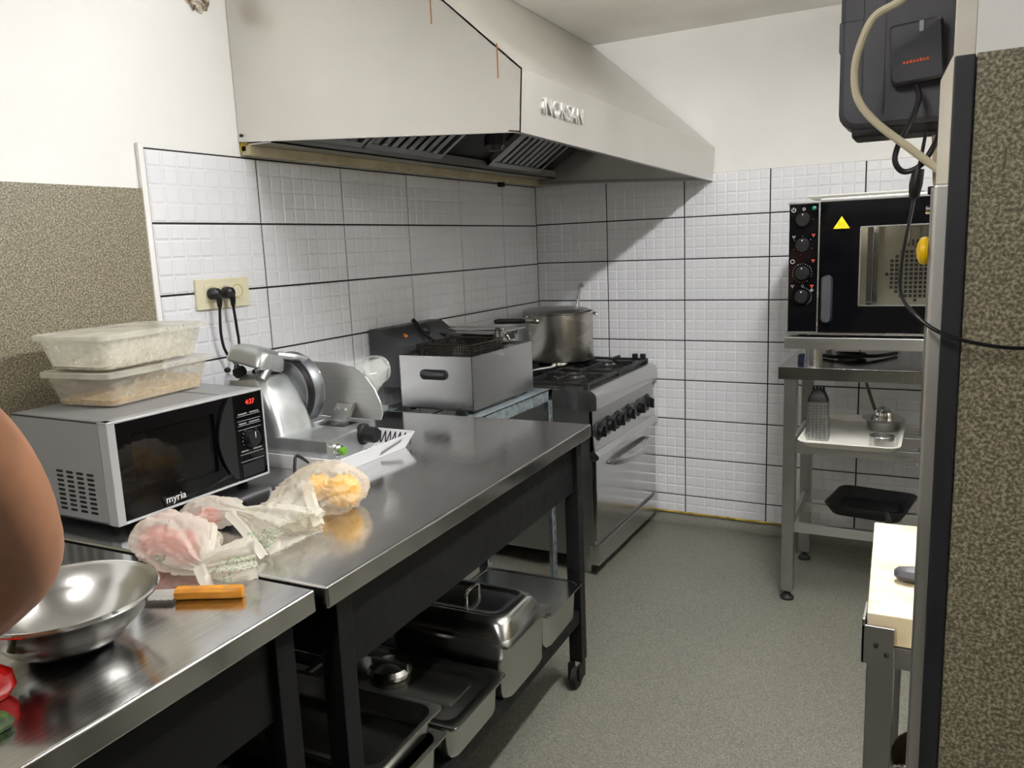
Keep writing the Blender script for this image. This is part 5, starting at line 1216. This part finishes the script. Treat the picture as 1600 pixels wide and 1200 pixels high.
gp_ = thing('grill_pan', 'square black ribbed grill pan on the lowest rails of the oven stand', 'grill pan', (-0.215, 3.40, 0.2735), math.radians(-8))
m0 = list(gp_['_m']); del gp_['_m']
MB().rloft([(0.0003, 0.120, 0.120, 0.03), (0.004, 0.126, 0.126, 0.035), (0.046, 0.152, 0.152, 0.045), (0.048, 0.152, 0.152, 0.045), (0.048, 0.147, 0.147, 0.042), (0.008, 0.121, 0.121, 0.03)]).build('pan_body', BLKPL, gp_)
for k in range(11): MB().box(-0.100, 0.100, -0.10+0.02*k-0.004, -0.10+0.02*k+0.004, 0.008, 0.013, 0.001).build('rib', BLKPL, gp_)
m = MB().tube([(0.085, -0.145, 0.043), (0.10, -0.19, 0.046), (0.118, -0.27, 0.050), (0.125, -0.30, 0.050)], 0.011, 10, radii=[0.010, 0.009, 0.012, 0.009]); m.build('pan_handle', BLKPL, gp_)
gp_['_m'] = m0
cb = thing('blue_cap', 'small blue round cap beside the oven pillar on the stand top', 'cap', (-0.46, 3.30, 0.8935))
MB().lathe([(0, 0), (0.022, 0), (0.022, 0.022), (0.018, 0.028), (0, 0.028)], (-0.470, 3.285, 0.8935), 'z', 20).build('cap_body', plain('blue_plastic', srgb(30, 40, 90), 0.4), cb)
MB().lathe([(0.022, 0.006), (0.024, 0.008), (0.022, 0.010)], (-0.470, 3.285, 0.8935), 'z', 20, closed=True).build('cap_ring', MATS['blue_plastic'], cb)
bc_ = thing('coiled_cable', 'black power cable lying on the stand top under the oven', 'cable', (-0.35, 3.40, 0.8935))
MB().tube([(-0.43+0.02, 3.40, 0.902), (-0.36, 3.36, 0.903), (-0.29, 3.38, 0.905), (-0.26, 3.44, 0.905), (-0.32, 3.47, 0.903), (-0.36, 3.42, 0.910), (-0.30, 3.36, 0.912), (-0.22, 3.40, 0.905), (-0.15, 3.52, 0.902)], 0.0075, 8).build('cable', BLKPL, bc_)

# ================================================================== CUTTING BOARD TABLE behind the partition end
ct = thing('cutting_table', 'steel framed cutting table beside the partition at right', 'table', (0.2, 1.37, FLOOR))
cx0, cx1, cy0, cy1, cz = -0.078, 0.50, 1.160, 1.590, 0.806
for x in (cx0+0.006, cx1-0.045):
    for y in (cy0+0.004, cy1-0.045): MB().box(x, x+0.036, y, y+0.036, FLOOR, cz-0.002, 0.002).build('leg', SSDARK, ct)
for a in ((cx0+0.04, cx1-0.04, cy0+0.006, cy0+0.030), (cx0+0.04, cx1-0.04, cy1-0.03, cy1-0.006), (cx0+0.006, cx0+0.030, cy0+0.04, cy1-0.04), (cx1-0.03, cx1-0.006, cy0+0.04, cy1-0.04)):
    MB().box(*a, cz-0.032, cz, 0.001).build('top_rail', SSDARK, ct)
m = MB().box(cx0-0.001, cx0+0.041, cy0-0.0015, cy0+0.003, cz-0.028, 0.836, 0.001); m.box(cx0-0.001, cx0+0.003, cy0-0.0015, cy0+0.06, cz-0.028, 0.845, 0.001)
bk = m.build('corner_bracket', SSDARK, ct)
for x, z in ((cx0+0.018, 0.808), (cx0+0.032, 0.796)): sub(MB().lathe([(0.0035, -0.001), (0.0035, 0.002), (0.002, 0.003), (0, 0.003)], (x, cy0-0.0015, z), '-y', 12), 'bolt', RUBBER, bk, ct)
for y in (1.19, 1.53): MB().box(cx0+0.036, cx1-0.04, y, y+0.02, 0.25, 0.27, 0.001).build('lower_rail', SSDARK, ct)
bd_ = thing('cutting_board', 'thick worn cream cutting board on the steel framed table', 'cutting board', (0.15, 1.38, cz))
m = MB(); bp_ = [(-0.0735, 1.166), (0.46, 1.188), (0.445, 1.585), (-0.092, 1.565)]
m.prism(bp_, cz+0.0005, 0.852, axis='z', bev=0.003).build('board_slab', BOARD, bd_)
m = MB()
for k in range(24):
    a = random.uniform(-0.05, 0.12); b = random.uniform(1.20, 1.54); l = random.uniform(0.03, 0.08); an = random.uniform(-0.25, 0.25)
    dx, dy = l*math.cos(an), l*math.sin(an); m.quad((a, b, 0.8523), (a+dx, b+dy, 0.8523), (a+dx, b+dy+0.0007, 0.8523), (a, b+0.0007, 0.8523))
m.build('knife_scores', plain('score_tan', srgb(196, 172, 122), 0.6), bd_, smooth=False, kind='stuff')
kk = thing('chef_knife', 'knife with a rounded black handle lying on the cutting board', 'knife', (0.0, 1.33, 0.852))
m = MB().rings([[(x, 1.300+w_*c_, 0.8645+h_*s_) for c_, s_ in ((1, 0), (0.7, 0.7), (0, 1), (-0.7, 0.7), (-1, 0), (-0.7, -0.7), (0, -1), (0.7, -0.7))] for x, w_, h_ in ((-0.046, 0.006, 0.005), (-0.040, 0.014, 0.010), (-0.02, 0.019, 0.012), (0.02, 0.016, 0.011), (0.07, 0.015, 0.011))]); bmesh.ops.recalc_face_normals(m.bm, faces=m.bm.faces); m.build('handle', BLKPL2, kk)
MB().prism([(0.07, 1.285), (0.26, 1.300), (0.20, 1.318), (0.07, 1.325)], 0.859, 0.861, axis='z').build('blade', SS, kk, smooth=False)
wb_ = thing('wire_basin', 'dark round basin with a wire handle on the floor under the cutting table', 'basin', (0.10, 1.40, FLOOR))
bq = (0.085, 1.42, 0.2712)
wb_.location = bq; wb_['_m'] = [1, 0, 0, bq[0], 0, 1, 0, bq[1], 0, 0, 1, bq[2], 0, 0, 0, 1]
wb_['label'] = 'dark round basin with a wire handle on the low rail of the cutting table'
MB().lathe([(0, 0), (0.09, 0), (0.115, 0.05), (0.128, 0.20), (0.132, 0.21), (0.128, 0.212), (0.123, 0.20), (0.11, 0.05), (0.085, 0.004), (0, 0.004)], bq, 'z', 40).build('basin_body', plain('dark_bronze', srgb(74, 62, 52), 0.35, 0.7), wb_)
MB().tube([(bq[0]-0.125, bq[1]-0.03, bq[2]+0.20), (bq[0]-0.10, bq[1]-0.07, bq[2]+0.235), (bq[0], bq[1]-0.10, bq[2]+0.245), (bq[0]+0.10, bq[1]-0.07, bq[2]+0.235), (bq[0]+0.125, bq[1]-0.03, bq[2]+0.20)], 0.003, 8).build('wire_handle', CHROME, wb_)

# ================================================================== BLACK WALL DEVICE AND CABLES at the upper right
FYB = 1.170
dv = thing('wall_device', 'black plastic wall device with a smaller black adapter box on its face', 'electronic device', (-0.02, 1.22, 1.49))
hx, hz = 0.115, 0.155; ccx, ccz = -0.016, 1.674
m = MB().rloft([(0, hx-0.006, hz-0.006, 0.018), (0.006, hx, hz, 0.02), (0.075, hx, hz, 0.02), (0.085, hx-0.015, hz-0.02, 0.018)], k=4).xf(Matrix(((1, 0, 0, ccx), (0, 0, 1, FYB), (0, 1, 0, ccz), (0, 0, 0, 1))))
bmesh.ops.recalc_face_normals(m.bm, faces=m.bm.faces); m.build('housing', BLKPL2, dv)
MB().box(ccx-hx-0.002, ccx-hx+0.02, FYB+0.004, FYB+0.05, 1.615, 1.655, 0.003).build('side_catch', BLKPL2, dv)
for x in (-0.104, -0.078): MB().box(x, x+0.0012, FYB-0.0008, FYB+0.002, ccz-hz+0.015, ccz+hz-0.01).build('seam', BLKPL, dv)
MB().box(ccx-hx+0.002, -0.104, FYB-0.0008, FYB+0.002, 1.652, 1.653).build('seam', BLKPL, dv)
m = MB().box(ccx-hx+0.016, ccx+hx-0.012, FYB+0.008, FYB+0.07, ccz-hz-0.012, ccz-hz+0.012, 0.004); m.build('underside_vent', BLKPL, dv)
m = MB().rloft([(0, 0.030, 0.036, 0.006), (0.018, 0.030, 0.036, 0.006), (0.021, 0.027, 0.033, 0.005)], k=4).xf(Matrix.Translation((-0.041, FYB+0.001, 1.602)) @ Matrix.Rotation(math.radians(-4), 4, 'Y') @ Matrix(((1, 0, 0, 0), (0, 0, -1, 0), (0, 1, 0, 0), (0, 0, 0, 1))))
ad = m.build('adapter_box', BLKPL3, dv)
m = MB(); 
for k in range(8):
    x = -0.0555+0.0037*k; z = 1.588+0.0003*k; hgt = 0.0036 if k in (2, 5) else 0.003
    m.box(x, x+0.0026, FYB-0.0205, FYB-0.0198, z, z+hgt)
sub(m, 'orange_lettering', OPRINT, ad, dv, smooth=False, kind='stuff')
sub(MB().box(-0.039, -0.034, FYB-0.0212, FYB-0.0195, 1.624, 1.637, 0.0005), 'clip', plain('grey_clip', srgb(140, 144, 146), 0.4), ad, dv)
MB().box(0.03, 0.08, 1.079, FYB+0.03, 1.58, 1.70, 0.003).build('wall_bracket', BLKPL, dv)
def wire(label, pts, r, mat, extra=None, cat='cable', name='cable'):
    t = thing(name, label, cat, pts[-1]); 
    MB().tube(pts, r, 10, 7).build('cable_sheath', mat, t)
    if extra: extra(t)
    return t
wire('thick beige cable looping in front of the black wall device', [(-0.001, 1.075, 1.690), (-0.030, 1.075, 1.668), (-0.056, 1.072, 1.645), (-0.084, 1.072, 1.631), (-0.099, 1.075, 1.600), (-0.104, 1.08, 1.572), (-0.099, 1.08, 1.542), (-0.079, 1.08, 1.514), (-0.043, 1.08, 1.482), (-0.014, 1.082, 1.457), (-0.004, 1.083, 1.448)], 0.0046, CABLEW)
wire('short beige cable under the black wall device beside the jamb', [(-0.017, 1.19, 1.502), (-0.014, 1.17, 1.47), (-0.012, 1.12, 1.44), (-0.004, 1.092, 1.425)], 0.004, plain('brown_beige_cable', srgb(176, 160, 132), 0.5))
def plugx(t):
    MB().tube([(-0.0315, 1.110, 1.458), (-0.034, 1.110, 1.440), (-0.0355, 1.110, 1.424)], 0.007, 12, 2, radii=[0.0065, 0.0078, 0.006]).build('inline_plug', BLKPL, t)
wire('black adapter lead curling below the black wall device', [(-0.040, 1.155, 1.562), (-0.036, 1.145, 1.545), (-0.042, 1.13, 1.52), (-0.054, 1.115, 1.492), (-0.058, 1.11, 1.470), (-0.048, 1.11, 1.456), (-0.030, 1.11, 1.462), (-0.016, 1.115, 1.485), (-0.010, 1.13, 1.505)], 0.0034, BLKPL)
wire('thin black cable with an inline plug hanging across the partition edge', [(-0.026, 1.125, 1.502), (-0.0285, 1.115, 1.480), (-0.0315, 1.110, 1.458), (-0.0355, 1.110, 1.424), (-0.037, 1.09, 1.405), (-0.043, 1.05, 1.353), (-0.0415, 1.02, 1.315), (-0.0275, 0.995, 1.295), (-0.004, 0.985, 1.276), (0.025, 0.985, 1.265), (0.060, 0.992, 1.258), (0.090, 1.000, 1.257), (0.16, 1.003, 1.262), (0.26, 1.004, 1.29)], 0.0021, BLKPL, plugx)
yk = thing('fridge_magnet', 'round yellow magnet on the steel corner guard', 'magnet', (-0.0142, 1.058, 1.361))
MB().lathe([(0, 0.0), (0.015, 0.0), (0.0165, 0.003), (0.0150, 0.008), (0.008, 0.0115), (0, 0.0125)], (-0.0167, 1.060, 1.361), '-x', 28).build('magnet_cap', YELLOW, yk)
MB().lathe([(0.0, -0.0004), (0.010, -0.0004), (0.010, 0.001), (0, 0.001)], (-0.0166, 1.060, 1.361), '-x', 16).build('magnet_disc', CHROME, yk)

# ------------------------------------------------------------------ tidy helper data
for o in ROOTS:
    if '_m' in o: del o['_m']
